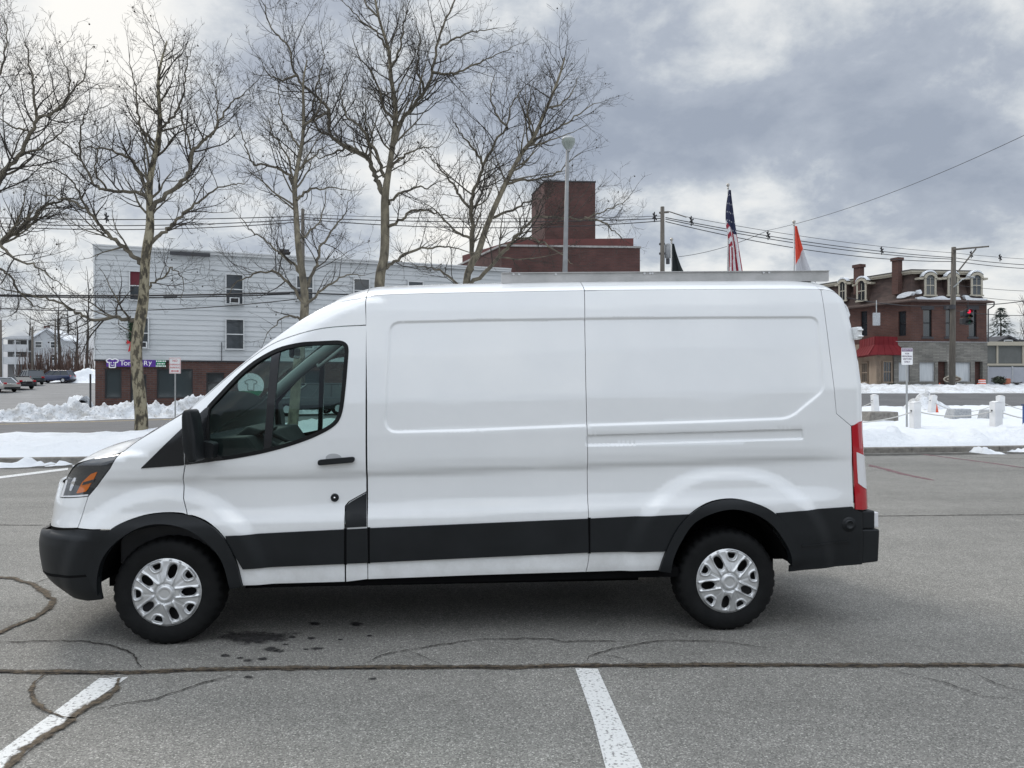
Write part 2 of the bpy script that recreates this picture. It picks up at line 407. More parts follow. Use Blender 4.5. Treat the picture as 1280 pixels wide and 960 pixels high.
_e=[sz(*p) for p in E_PX]
E=cr(_e,4)
def SZ(pts,dl=0.0): return [sz(x,y,dl) for x,y in pts]
def add_feat(px,dep,w,r=None):
    P=SZ(px)
    if r: P=round_poly(P,r,6)
    a=np.array(P); P=resample(P,.03); FEATS.append((P,dep,w,(a[:,0].min()-w,a[:,0].max()+w,a[:,1].min()-w,a[:,1].max()+w)))
add_feat([(488,403),(600,400.5),(733,398.5),(880,397),(1022,396.5),(1030,488),(987,523),(880,527),(735,531.5),(600,537),(481,540.5)],.009,.022,[.07,0,0,0,.06,.05,.07,0,0,0,.09])
add_feat([(734,544.5),(1003,537),(1004,548.5),(734,557)],.012,.012,.012)
van=empty('cargo_van',(Pf.x,Pf.y,0),YAW)
tag(van,'white medium roof cargo van with black lower cladding, parked side-on','van')

def panel(name,P,mat,holes=(),off=0.0,grid=.035,thick=.018,parent=None,feat=True,mirror=False,shrink=.0,step=.02,seamless=False,latoff=0.0):
    if shrink: P=inset(P,shrink)
    P=resample(P,step); H=[resample(h,step) for h in holes]
    a=np.array(P); xs=np.arange(a[:,0].min(),a[:,0].max(),grid); zs=np.arange(a[:,1].min(),a[:,1].max(),grid)
    gx,gz=np.meshgrid(xs,zs); gx=gx.ravel().copy(); gz=gz.ravel().copy()
    gx+= (np.arange(len(gx))%2)*1e-4
    if feat:
        for poly,dep,w_,bx in FEATS:
            a_=np.array(poly); nearf=dist_poly(poly,gx,gz)<w_*.75; gx=gx[~nearf]; gz=gz[~nearf]
        for poly,dep,w_,bx in FEATS:
            for k in (-.55,-.4,-.25,-.12,0,.12,.25,.4,.55):
                r=resample(inset(poly,w_*k),.03); r=np.array(r); gx=np.append(gx,r[:,0]); gz=np.append(gz,r[:,1])
    ok=inside(P,gx,gz)&(dist_poly(P,gx,gz)>.35*min(grid,.02))
    for h in H: ok&=~inside(h,gx,gz)&(dist_poly(h,gx,gz)>.35*min(grid,.02))
    pts=[tuple(p) for p in P]; ed=[(i,(i+1)%len(P)) for i in range(len(P))]
    for h in H:
        b=len(pts); pts+=[tuple(p) for p in h]; ed+=[(b+i,b+(i+1)%len(h)) for i in range(len(h))]
    nb=len(pts)
    pts+=list(zip(gx[ok],gz[ok]))
    vs,es,fs,ov,oe,of=delaunay_2d_cdt([Vector((float(p[0]),float(p[1]))) for p in pts],ed,[],0,1e-6)
    V2=np.array([(v.x,v.y) for v in vs]); Fc=np.array([tuple(f) for f in fs])
    cc=V2[Fc].mean(axis=1); k=inside(P,cc[:,0],cc[:,1])
    for h in H: k&=~inside(h,cc[:,0],cc[:,1])
    Fc=Fc[k]
    s,z=V2[:,0],V2[:,1]
    l=lat(s,z,feat)-off+latoff
    e=.003; ds=(lat(s+e,z,feat)-lat(s-e,z,feat))/(2*e); dz=(lat(s,z+e,feat)-lat(s,z-e,feat))/(2*e)
    Nn=np.stack([ds,-np.ones(len(s)),dz],1); Nn/=np.linalg.norm(Nn,axis=1)[:,None]
    co=np.stack([s,l,z],1)
    # orientation: outward is -l
    tri=co[Fc]; nn=np.cross(tri[:,1]-tri[:,0],tri[:,2]-tri[:,0]); flip=(nn*Nn[Fc[:,0]]).sum(1)<0
    Fc[flip]=Fc[flip][:,::-1]
    verts=[tuple(c) for c in co]; faces=[tuple(int(i) for i in f) for f in Fc]; norms=[tuple(x) for x in Nn]
    if thick:
        cnt={}
        for f in faces:
            for i in range(3):
                cnt[(f[i],f[(i+1)%3])]=1
        for (i,j) in [k for k in cnt if (k[1],k[0]) not in cnt]:
            b=len(verts); A=Vector(verts[i]);B=Vector(verts[j])
            dA=Vector(norms[i])*-thick; dB=Vector(norms[j])*-thick
            verts+=[tuple(A),tuple(B),tuple(B+dB),tuple(A+dA)]; norms+=[(0,0,0)]*4
            faces.append((b+1,b,b+3,b+2))
    if mirror:
        verts=[(v[0],2*CL-v[1],v[2]) for v in verts]; norms=[(n[0],-n[1],n[2]) for n in norms]; faces=[f[::-1] for f in faces]
    o=mesh_obj(name,verts,faces,mat,parent or van,True,uv=False)
    o.data.normals_split_custom_set_from_vertices(norms)
    return o
def frontline(z0,z1,n=14,p=.985):
    out=[]
    for i in range(n+1):
        z=z0+(z1-z0)*i/n; sf=float(np.interp(z,SFZ,SFS)); out.append((sf+AF-p*AF,z))
    return out
def rearline(z0,z1,n=14):
    return [(float(np.interp(z0+(z1-z0)*i/n,SRZ,SRS))-AR*.02,z0+(z1-z0)*i/n) for i in range(n+1)]
def Eseg(s0,s1):
    """edge points with s between, ordered by s"""
    out=[p for p in E if min(s0,s1)<p[0]<max(s0,s1)]
    a=np.array(E)
    out=[(s0,float(np.interp(s0,a[:,0],a[:,1])))]+(out if s0<s1 else out[::-1])+[(s1,float(np.interp(s1,a[:,0],a[:,1])))]
    return out

# outlines, photo pixels -> side surface
farch_o=cr(SZ([(112,716),(121,692),(140,662),(175,645.5),(207,640),(236,642),(262,652),(282,671),(296,697),(305,731)]),5)
farch_i=cr(SZ([(126,742),(126,718),(133,695),(151,674),(180,657),(210,653.5),(240,661.5),(265,680),(281,702),(290,734)]),5)
rarch_o=cr(SZ([(822,712),(827,697),(840,667),(857,645),(882,628),(912,622.5),(942,628.5),(965,640),(982,660),(995,682),(1000,702)]),5)
rarch_i=cr(SZ([(836,714),(840,695),(852,670),(867,651),(892,639),(917,635.5),(942,642),(962,655),(977,675),(985,692),(986,706)]),5)
g=.0026
zb=sz(62,660)[1]; zl=sz(80.5,604)[1]
# front bumper
P=frontline(sz(90,744)[1],sz(50,664)[1],12)+SZ([(62,660.5),(97,661),(139,661)])+[p for p in farch_o[::-1] if p[0]<sz(139,661)[0]]+SZ([(112,717),(127,720),(131,748),(112,750)])
panel('front_bumper',P,M['clad'],shrink=g,grid=.03)
P=SZ([(53,713),(127,715.5),(127,718),(53,716)],.0)
panel('bumper_groove',P,M['dark'],off=.002,grid=.05,thick=.0)
# nose
P=frontline(sz(62,658)[1],zl,10)+SZ([(80.5,604),(75,622),(92,622),(110,620.5),(104,640),(97,660)])
panel('nose_panel',P,M['paint'],shrink=g,grid=.025)
# headlight
hl=SZ([(75,622),(81,604),(84.5,596.5),(90,587),(97.5,580.3),(105,577),(122,571.5),(150,567.5),(137,586),(125,602),(110,620.5),(92,622)])
hlo=panel('headlight',hl,M['lampblack'],shrink=g,off=-.002,grid=.02)
panel('indicator',round_poly(SZ([(95,617),(102,603.5),(113.5,592.5),(122,589.5),(116.5,600),(107.5,614.5)]),.012),M['amber'],off=.001,grid=.03,thick=.008,parent=hlo)
panel('indicator_bar',SZ([(104,603),(119,598.5),(117,602.5),(103,606.5)]),M['lampblack'],off=.0035,grid=.03,thick=.004,parent=hlo)
panel('reflector',round_poly(SZ([(86.5,613),(89,603),(93,596),(95,598),(93,605),(89,614)]),.01),M['chrome'],off=.001,grid=.03,thick=.004,parent=hlo)
panel('lamp_rim',SZ([(75.5,621),(79.5,609),(82.5,600),(84.5,600),(82,610),(79,619.5),(110,617.8),(110,620),(92,621.3)]),M['clearlens'],off=.0015,grid=.03,thick=.004,parent=hlo)
# front wing
fw=SZ([(97,660.5),(104,640),(110,620.5),(125,602),(137,586),(150,567.5)])
sE1=sz(236,511)[0]
P=fw+Eseg(fw[-1][0]+.012,sE1)+SZ([(232,530),(232,560),(231.5,582),(229,600),(231,622),(236,643)])+[p for p in farch_o[::-1] if sz(139,661)[0]<p[0]<sz(235,642)[0]]+SZ([(139,661)])
panel('front_wing',P,M['paint'],shrink=.0036,grid=.03)
panel('wing_trim',round_poly(SZ([(176,585.5),(229,534),(230.5,581.5)]),.006),M['trim'],off=.005,grid=.05,thick=.01)
# cab side above the door
seam=SZ([(237,513),(243,507),(262,491),(283,473),(303,456.5),(334.6,433.5),(366,420),(407.5,410),(458.3,406.5)])
P=Eseg(sE1,sz(458.3,371)[0])+cr(seam,5)[::-1]
panel('cab_side',P,M['paint'],shrink=.0045,grid=.03)
# door with window opening
win_o=SZ([(257.5,509),(307.5,456.5),(345,434.5),(376,427.5),(428,425),(436.5,432),(432.5,483),(428.5,517),(420,533),(386.7,550),(336.7,565.5),(284.6,575),(257.5,577)])
win_o=round_poly(win_o,[.03,.2,.1,.06,.05,.05,.1,.12,.12,.2,.2,.1,.02])
dl=SZ([(431.5,727.5),(431.5,632.5),(436,627),(458.3,614.5)])
P=cr(seam,5)+dl[::-1]+[p for p in farch_o[::-1] if p[0]>sz(236.5,642)[0]]+SZ([(236,643),(231,622),(229,600),(231.5,582),(232,560),(232,530)])
door=panel('door',P,M['paint'],holes=[win_o],shrink=g,grid=.03)
win_i=inset(win_o,.026)
panel('window_seal',win_o,M['rubber'],holes=[win_i],off=.003,grid=.06,thick=.02,parent=door)
panel('window_glass',inset(win_o,.02),M['carglass'],off=-.012,grid=.06,thick=0,parent=door,feat=False)
panel('window_divider',SZ([(341,435),(351,433),(338.5,564),(329,567)]),M['trim'],off=-.006,grid=.08,thick=.02,parent=door)
panel('mirror_sail',round_poly(SZ([(230.8,535),(257,510),(262,508),(257,540),(262,562),(281,574),(262,577.5),(231.5,581)]),.008),M['trim'],off=.006,grid=.05,thick=.02,parent=door)
# door handle: scooped cup and grip bar
cup=round_poly(SZ([(406,571.5),(412,567),(421,567),(428,571),(421,580),(411,580.5)]),.02)
panel('handle_cup',cup,plain('cup_grey',(.42,.43,.44),.3,0,.5,.6),off=.001,grid=.03,thick=.004,parent=door)
panel('door_handle',round_poly(SZ([(398,574.5),(443.5,570.5),(443.5,577.5),(398,581.5)]),.018),M['clad'],off=.03,grid=.03,thick=.03,parent=door)
mb=MB(); s_,z_=sz(418.5,622); l_=float(lat(s_,z_)[0])
Mx=Matrix.Translation((s_,l_,z_))@Matrix.Rotation(PI/2,4,'X')
mb.lathe([(.0,.012),(.008,.012),(.009,.009),(.016,.009),(.022,.012),(.026,.008),(.028,-.004)],20,Mx); mb.build('door_lock',M['clad'],door,True)
mb=MB(); mb.lathe([(0,.015),(.006,.015),(.007,.010)],12,Mx); mb.build('lock_cylinder',M['chrome'],door,True)
# filler panel strip behind the door
P=SZ([(432.5,632.5),(437,627),(458.3,615),(459.3,660),(459.8,724),(432.5,727.5)])
panel('filler_panel',P,M['paint'],shrink=g*.8,grid=.04)
panel('fuel_flap',round_poly(SZ([(432,633),(437,627.5),(458.2,615.5),(458.8,658.5),(432,660)]),[.01,.02,.004,.004,.004]),M['clad'],off=.004,shrink=.002,grid=.05,thick=.012)
# load-bay panels
sm=sz(732,500)[0]
mid_r=SZ([(730.5,363.5),(731.5,420),(733,500),(734.5,580),(735.5,640),(736.5,690),(732.5,715)])
P=Eseg(sz(458.5,371)[0],mid_r[0][0])[:-1]+cr(mid_r,5)+SZ([(600,719),(460,724.3),(459.5,640),(458.5,500)])
panel('side_panel',P,M['paint'],shrink=g*.8,grid=.03)
rp=SZ([(1026,362.5),(1030,385),(1037,440),(1045.5,517),(1064,532.5),(1067,633),(1067,688)])
P=cr(mid_r,5)[::-1]+Eseg(mid_r[0][0]+.002,rp[0][0])[1:-1]+rp+[(p[0]+.012,p[1]) for p in rarch_i[::-1]]
Pm=SZ([(836,713)]); 
P=cr(mid_r,5)[::-1]+Eseg(mid_r[0][0]+.002,rp[0][0])[1:-1]+rp+SZ([(1006,692)])+[p for p in rarch_o[::-1] if p[0]<WB or p[1]>sz(997,690)[1]][:-1]+SZ([(822,712)])
panel('rear_quarter_panel',P,M['paint'],shrink=g*.8,grid=.03)
Ei=[p for p in E if p[0]>rp[0][0]]
zt=sz(1083,525)[1]
P=Ei+rearline(Ei[-1][1]-.03,zt,10)+rp[4:2:-1]+rp[2::-1]
panel('rear_corner_panel',P,M['paint'],shrink=g*.8,grid=.025)
# tail light
P=rp[4:5]+SZ([(1074,526.5)])+rearline(zt,sz(1087,634)[1],10)+SZ([(1080,637.5),(1068.5,637)])
tl=panel('tail_light',P,M['red'],shrink=g,off=.006,grid=.03)
panel('reversing_lens',round_poly(SZ([(1070,565),(1079,569)])+rearline(sz(1084,571)[1],sz(1085,612)[1],4)+SZ([(1079,609),(1072,604)]),.004),M['clearlens'],off=.009,grid=.03,thick=.006,parent=tl)
# black cladding
def segment(name,px,extra=None,r=0):
    P=SZ(px) if extra is None else extra
    return panel(name,P,M['clad'],off=.014,shrink=.003,grid=.03,thick=.02)
ai=[p for p in farch_o if p[0]>sz(284,671)[0]]
panel('door_cladding',SZ([(283,668.5),(360,664.5),(431,661)])+SZ([(431,705),(360,708)])+SZ([(305,710.5),(297,697)])+[p for p in ai[::-1] if p[1]>sz(296,697)[1]],M['clad'],off=.014,shrink=.003,grid=.03)
segment('flap_cladding',[(433,661),(460,659.6),(461,703.6),(433,704.8)])
segment('side_cladding',[(462,659.5),(600,653.5),(735,647.6),(736,690.8),(600,697),(462,703.5)])
ra=[p for p in rarch_o if p[0]<sz(862,641)[0] and p[1]>sz(830,690)[1]]
panel('quarter_cladding',SZ([(737,647.5),(800,644.3),(860,641.3)])+ra[::-1]+SZ([(829,688.5),(737,690.8)]),M['clad'],off=.014,shrink=.003,grid=.03)
ra=[p for p in rarch_o if p[0]>sz(966,640)[0]]
rb=panel('rear_bumper_side',ra[::-1]+SZ([(967,640),(1020,635.5),(1065,632.5),(1068,637),(1077,639)])+SZ([(1077,705),(1000,711.5),(983,713.5),(984,705.5),(999,702.5)]),M['clad'],off=.014,shrink=.003,grid=.03)
panel('bumper_ridge',SZ([(999,680),(1060,675),(1060,677),(1000,682)]),M['clad'],off=.02,grid=.06,thick=.01,parent=rb)
mb=MB(); s_,z_=sz(1060,655); l_=float(lat(s_,z_)[0])-.014
Mx=Matrix.Translation((s_,l_,z_))@Matrix.Rotation(PI/2,4,'X')
mb.lathe([(0,.012),(.022,.012),(.024,.016),(.03,.016),(.034,.0),(.05,.004),(.055,-.006)],20,Mx); mb.build('parking_sensor',M['clad'],rb,True)
for a_,b_ in (((432,660),(432,705.5)),((461,659),(461,704)),((736.4,647),(736.4,691.5))):
    panel('cladding_joint',SZ([(a_[0]-1.8,a_[1]),(a_[0]+1.8,a_[1]),(b_[0]+1.8,b_[1]),(b_[0]-1.8,b_[1])]),M['dark'],off=.008,grid=.05,thick=.006)
def arch(name,o,i):
    panel(name,o+i[::-1],M['clad'],off=.026,grid=.03,thick=.07)
arch('front_wheel_arch',farch_o,farch_i); arch('rear_wheel_arch',rarch_o,rarch_i)
# rear step bumper
s0=sz(1077,690)[0]; z0=sz(1077,704)[1]; z1=sz(1077,662)[1]; z2=sz(1077,639)[1]
sE=vp(1097,680,.0)[0]
mb=MB(); mb.prism([(s0-.0,z0),(sE-.01,z0+.012),(sE,z1-.01),(sE-.005,z1),(s0,z1)],-.03,2*CL+.03); 
rs=mb.build('rear_bumper',M['clad'],van,bevel=.012)
mb=MB(); mb.box(s0,vp(1091,650,0)[0],-.028,.10,z1+.002,z2); mb.build('bumper_corner',M['clad'],van,bevel=.01)
mb=MB(); mb.box(vp(1090,650,0)[0],vp(1097,650,0)[0],-.012,.09,z1+.008,z2-.012); mb.build('bumper_reflector',M['clearlens'],van,bevel=.006)
# hinge on the rear door
s_,z_=vp(1075,416,.06); mb=MB(); s_-=.012; mb.box(s_-.03,s_+.012,.03,.10,z_-.045,z_+.04); mb.box(s_-.02,s_+.018,.02,.09,z_-.033,z_-.02); mb.box(s_-.02,s_+.018,.02,.09,z_+.012,z_+.026)
mb.build('door_hinge',M['paint'],van,bevel=.006)
# far side of the body: one sheet with its own window opening
bot=SZ([(1067,703)])+[(rarch_i[-1][0],rarch_i[-1][1])]+rarch_i[::-1]+[(rarch_i[0][0]-.02,rarch_i[0][1])]+[(farch_i[-1][0]+.02,.42)]+farch_i[::-1]
P=[p for p in E if p[0]>-.55 and p[0]<rp[0][0]]+SZ([(1045,517),(1064,640)])+bot
ep=Eseg(E[2][0],rp[0][0])
P=ep+SZ([(1045,517),(1066,640)])+bot+SZ([(112,716)])+frontline(sz(60,700)[1],zl,8)
panel('far_side_panel',P,M['paint'],holes=[win_o],grid=.09,mirror=True,feat=False,thick=.03)
panel('far_window_glass',inset(win_o,.005),M['carglass'],off=-.012,grid=.1,thick=0,mirror=True,feat=False)
panel('far_window_divider',SZ([(341,435),(349,433),(338,564),(330,567)]),M['trim'],off=.0,grid=.1,thick=.03,mirror=True,feat=False)
panel('far_window_seal',win_o,M['rubber'],holes=[inset(win_o,.03)],off=-.005,grid=.1,thick=.03,mirror=True,feat=False)
# nose front, rear doors
def face_rows(rows,name,mat,flip=False,mats=None):
    """rows: list of lists of points, equal length"""
    vs=[];fs=[];n=len(rows[0])
    for r in rows: vs+=r
    for i in range(len(rows)-1):
        for k in range(n-1):
            f=(i*n+k,i*n+k+1,(i+1)*n+k+1,(i+1)*n+k); fs.append(f[::-1] if flip else f)
    return mesh_obj(name,vs,fs,mat,van,True)
rows=[]
for i in range(16):
    z=sz(90,744)[1]+(zl-sz(90,744)[1])*i/15; sf=float(np.interp(z,SFZ,SFS)); s0_=sf+AF*.015; l0=float(lat(s0_,z,False)[0])
    rows.append([Vector((s0_-.02*(1-(2*t-1)**2),l0+(2*CL-2*l0)*t,z)) for t in np.linspace(0,1,9)])
nb_=next(i for i,r in enumerate(rows) if r[0].z>zb)
face_rows(rows[:nb_+1],'bumper_front',M['clad']); face_rows(rows[nb_:],'grille',M['trim']); GTOP=rows[-1]
rows=[]
for i in range(24):
    z=sz(1087,634)[1]+(Ei[-1][1]-.0-sz(1087,634)[1])*i/23; s0_=float(np.interp(z,SRZ,SRS))-AR*.015; l0=float(lat(s0_,z,False)[0])
    rows.append([Vector((s0_+.012*(1-(2*t-1)**2),l0+(2*CL-2*l0)*t,z)) for t in np.linspace(0,1,9)])
face_rows(rows,'rear_door',M['paint'],flip=True)
# bonnet, windscreen, roof: swept across from the side edge
def bulge(s):
    return float(np.interp(s,[E[0][0],-.75,-.3,.02,.3,.7,1.0,1.3,2.5,4.3,4.62,4.72,4.80],[.03,.085,.09,.085,.075,.07,.085,.105,.118,.118,.10,.06,.0]))
def power(s): return float(np.interp(s,[-1,0.05,.4,.9,1.3,5],[2.6,2.6,2.2,2.6,5.0,5.0]))
T=np.concatenate([np.array([0,.006,.015,.028,.045]),np.linspace(.07,.93,22),1-np.array([.045,.028,.015,.006,0])])
def sweep(name,mat,pts,t0=0.,t1=1.,off=0.0,skirt=False):
    rows=[]
    for s,z in pts:
        l0=float(lat(s,z,False)[0]); b=bulge(s); n=power(s)
        tt=np.unique(np.concatenate([[t0,t1],T[(T>t0)&(T<t1)]]))
        rows.append(([Vector((s,l0+.003,z-.012))] if skirt else [])+[Vector((s,l0+(2*CL-2*l0)*t,z+off+b*(1-abs(2*t-1)**n))) for t in tt])
    return face_rows(rows,name,mat)
ea=np.array(E)
def Es(s0,s1,n): return [(s,float(np.interp(s,ea[:,0],ea[:,1]))) for s in np.linspace(s0,s1,n)]
sw0=sz(243,506)[0]; sw1=sz(418,380)[0]
bo_=sweep('bonnet',M['paint'],[p for p in E if p[0]<sw0]+Es(sw0,sw0,1))

l0=float(lat(E[0][0],E[0][1],False)[0]); b0=bulge(E[0][0]); n0=power(E[0][0])
face_rows([GTOP,[Vector((E[0][0],l0+(2*CL-2*l0)*t,E[0][1]+b0*(1-abs(2*t-1)**n0)+.002)) for t in np.linspace(0,1,9)]],'bonnet_lip',M['paint'])
ws=sweep('windscreen',M['screen'],Es(sw0,sw1,30),.035,.965)
sweep('windscreen_pillar',M['paint'],Es(sw0,sw1,30),0,.035,skirt=True); sweep('windscreen_pillar',M['paint'],Es(sw0,sw1,30),.965,1)
sA=sz(458,370.5)[0]
sweep('cab_roof',M['paint'],Es(sw1,sA-.002,12),skirt=True); sm0=sz(730.5,363)[0]
sweep('roof',M['paint'],Es(sA+.003,sm0-.002,30)); sweep('roof',M['paint'],Es(sm0+.002,sz(1024,361.5)[0],30)); sweep('rear_roof',M['paint'],Es(sz(1024,361.5)[0]+.0015,sz(1024,361.5)[0]+.0015,1)+[p for p in E if p[0]>sz(1024.5,361.5)[0]])
# cab inside
mb=MB(); z=.42; mb.box(.46,3.37,.12,2*CL-.12,.385,.44); mb.box(.5,3.3,.75,1.65,.17,.384); mb.box(.5,3.2,1.5,1.8,.25,.384); mb.box(4.2,4.6,.3,2*CL-.3,.42,.5); mb.box(-.55,.45,.45,2*CL-.45,.28,.5); mb.build('underbody',M['dark'],van)  # middle boxes hang low, added to deepen the shade under the van
mb=MB(); mb.prism([(sz(305,735)[0],sz(305,737)[1]),(sz(850,716)[0],sz(850,722)[1]),(sz(850,716)[0],sz(850,711)[1]),(sz(305,735)[0],sz(305,730)[1])],.02,.14); mb.build('sill',M['dark'],van)
sb=sz(446,500)[0]
mb=MB(); mb.box(sb,sb+.03,.10,2*CL-.10,.44,1.6); mb.box(sb,sb+.03,.2,2*CL-.2,1.6,2.24); mb.build('bulkhead',M['interior'],van)
sd=sz(300,530)[0]; zd=sz(300,548)[1]
mb=MB(); mb.prism([(-.35,.5),(sd+.12,.6),(sd+.10,zd-.14),(sd+.0,zd),(sd-.25,zd-.01),(sw0+.05,1.36),(-.35,1.2)],.14,2*CL-.14)
mb.prism([(sd-.15,zd-.02),(sd+.02,zd-.01),(sd+.06,zd+.03),(sd-.05,zd+.06)],.35,.85); mb.build('dashboard',M['interior'],van,bevel=.02)
mb=MB(); c=Vector((sd+.18,.52,zd-.09)); a=Vector((-.5,0,.87)); pts=[]
for k in range(25):
    t=2*PI*k/24; pts.append(c+Vector((0,1,0))*(.19*math.cos(t))+Vector((.5,0,.87)).cross(Vector((0,1,0)))*(.19*math.sin(t)))
mb.tube(pts,.016,8); mb.tube([c+Vector((0,-.19,0)),c+Vector((0,.19,0))],.02,6); mb.tube([c,c+Vector((-.25,0,-.15))],.035,8); mb.build('steering_wheel',M['interior'],van,True)
for lc in (.52,1.42):
    mb=MB(); ss=sb-.12
    mb.prism([(ss-.50,.75),(ss-.05,.72),(ss-.04,.86),(ss-.48,.90)],lc-.24,lc+.24); mb.prism([(ss-.10,.84),(ss+.02,.84),(ss+.10,1.46),(ss+.0,1.50)],lc-.23,lc+.23); mb.prism([(ss+.02,1.52),(ss+.09,1.52),(ss+.10,1.70),(ss+.04,1.72)],lc-.13,lc+.13)
    mb.build('seat',M['interior'],van,bevel=.03)
# far pillar lining with grab handle, mirror inside
pts=[(s,2*CL-.17-.02,z-.07) for s,z in Es(sw0+.1,sw1-.02,14)]
mb=MB(); mb.tube(pts,.05,8); mb.build('pillar_lining',M['headliner'],van,True)
mb=MB(); a_=Vector(pts[6])+Vector((.07,-.06,-.05)); b_=Vector(pts[10])+Vector((.05,-.06,-.05))
mb.tube([a_+Vector((-.02,.05,.03)),a_,b_,b_+Vector((-.02,.05,.03))],.017,8); mb.build('grab_handle',M['headliner'],van,True)
rows=[]
for s,z in Es(sw1,sA,6): l0=float(lat(s,z,False)[0])+.06; rows.append([Vector((s,l,z-.02)) for l in (l0,.9,2*CL-l0)])
face_rows(rows,'roof_lining',M['headliner'])
mb=MB(); c=sz(333,465); mb.box(c[0]-.03,c[0]+.01,CL-.14,CL+.14,1.90,1.99); mb.build('rear_view_mirror',M['trim'],van,bevel=.02)
# door mirror
mp=[vp(x,y,-.2) for x,y in ((233,518),(236,511.5),(243,511.5),(246,520),(250,545),(251.5,576),(241,577),(236,566),(233.5,552))]
mb=MB(); mb.prism(round_poly(mp,.02),-.30,-.11); mo=mb.build('door_mirror',M['clad'],van,True,bevel=.02)
sd_=max(p[0] for p in mp); mb=MB(); mb.prism(round_poly([(mp[4][0]-.03,mp[5][1]+.02),(mp[4][0]+.05,mp[5][1]),(mp[4][0]+.06,mp[5][1]+.10),(mp[4][0]-.03,mp[5][1]+.12)],.02),-.12,.0); mb.build('mirror_arm',M['clad'],mo)
mb=MB(); mp2=[(2*0+p[0],p[1]) for p in mp]; mb.prism(round_poly(mp,.02),2*CL+.11,2*CL+.30); mb.build('far_door_mirror',M['clad'],van,bevel=.02)
# roof rack: aluminium side boards with cross bars
ra0=vp(627,346,.30); ra1=vp(1036,343,.30)
zt0=vp(627,341.2,.30)[1]; zt1=vp(1036,338.5,.30)[1]
for ll in (.30,2*CL-.33):
    mb=MB(); mb.prism([(ra0[0],zt0-.075),(ra1[0],zt1-.075),(ra1[0],zt1),(ra0[0],zt0)],ll,ll+.03)
    mb.prism([(ra0[0],zt0-.004),(ra1[0],zt1-.004),(ra1[0],zt1+.002),(ra0[0],zt0+.002)],ll-.012,ll-.001)
    bar=mb.build('roof_rack_board',M['alu'],van)
    if ll<.5:
        bm_=plain('sky_dot_pale',(.75,.75,.75),.3,.8)  # pale discs stand in for sky showing through holes in the board
        for x,y in ((642,342.5),(649,342.5),(695,342.5),(806,341.5),(813,341.5),(816,341.3),(955,340.3),(962,340.2)):
            s_,z_=vp(x,y,ll-.013); mb=MB(); mb.lathe([(0,.006),(.008,.006),(.009,0)],10,Matrix.Translation((s_,ll-.0012,z_))@Matrix.Rotation(PI/2,4,'X')); mb.build('sky_dot',bm_,bar)
for k in range(4):
    s_=ra0[0]+.15+(ra1[0]-ra0[0]-.3)*k/3
    mb=MB(); mb.box(s_-.03,s_+.03,.331,2*CL-.331,zt0-.06,zt0-.03); mb.build('roof_rack_bar',M['alu'],van)
    for ll in (.335,2*CL-.375): mb=MB(); mb.box(s_-.04,s_+.04,ll,ll+.04,2.37,zt0-.0605); mb.build('rack_foot',M['alu'],van)
# wheels
def tyre_mesh(name,parent):
    prof=[(.205,.045),(.212,.016),(.222,.006),(.240,.001),(.262,-.003),(.290,-.004),(.315,.002),(.328,.009),(.336,.018),(.345,.030),(.349,.045),(.352,.075),(.353,.12),(.352,.165),(.349,.195),(.345,.21),(.335,.222),(.30,.238),(.22,.23)]
    n=192; mb=MB(); vs=[]
    for j,(r,l) in enumerate(prof):
        for k in range(n):
            t=2*PI*k/n; rr=r
            if 8<=j<=15:
                ph=(k+ (2 if j in (11,12) else 0))%6
                if ph<2: rr-=.009 if j!=8 else .004
            if j in (6,7) and (k%6)<2: rr-=.002
            if j==12: rr=r-.007
            vs.append(Vector((rr*math.cos(t),l,rr*math.sin(t))))
    fs=[]
    for i in range(len(prof)-1):
        for k in range(n):
            k2=(k+1)%n; fs.append((i*n+k,i*n+k2,(i+1)*n+k2,(i+1)*n+k))
    for v in vs:
        if v.z<-.345: v.z=-.345
    o=mesh_obj(name,vs,fs,M['rubber'],parent,True); 
    return o
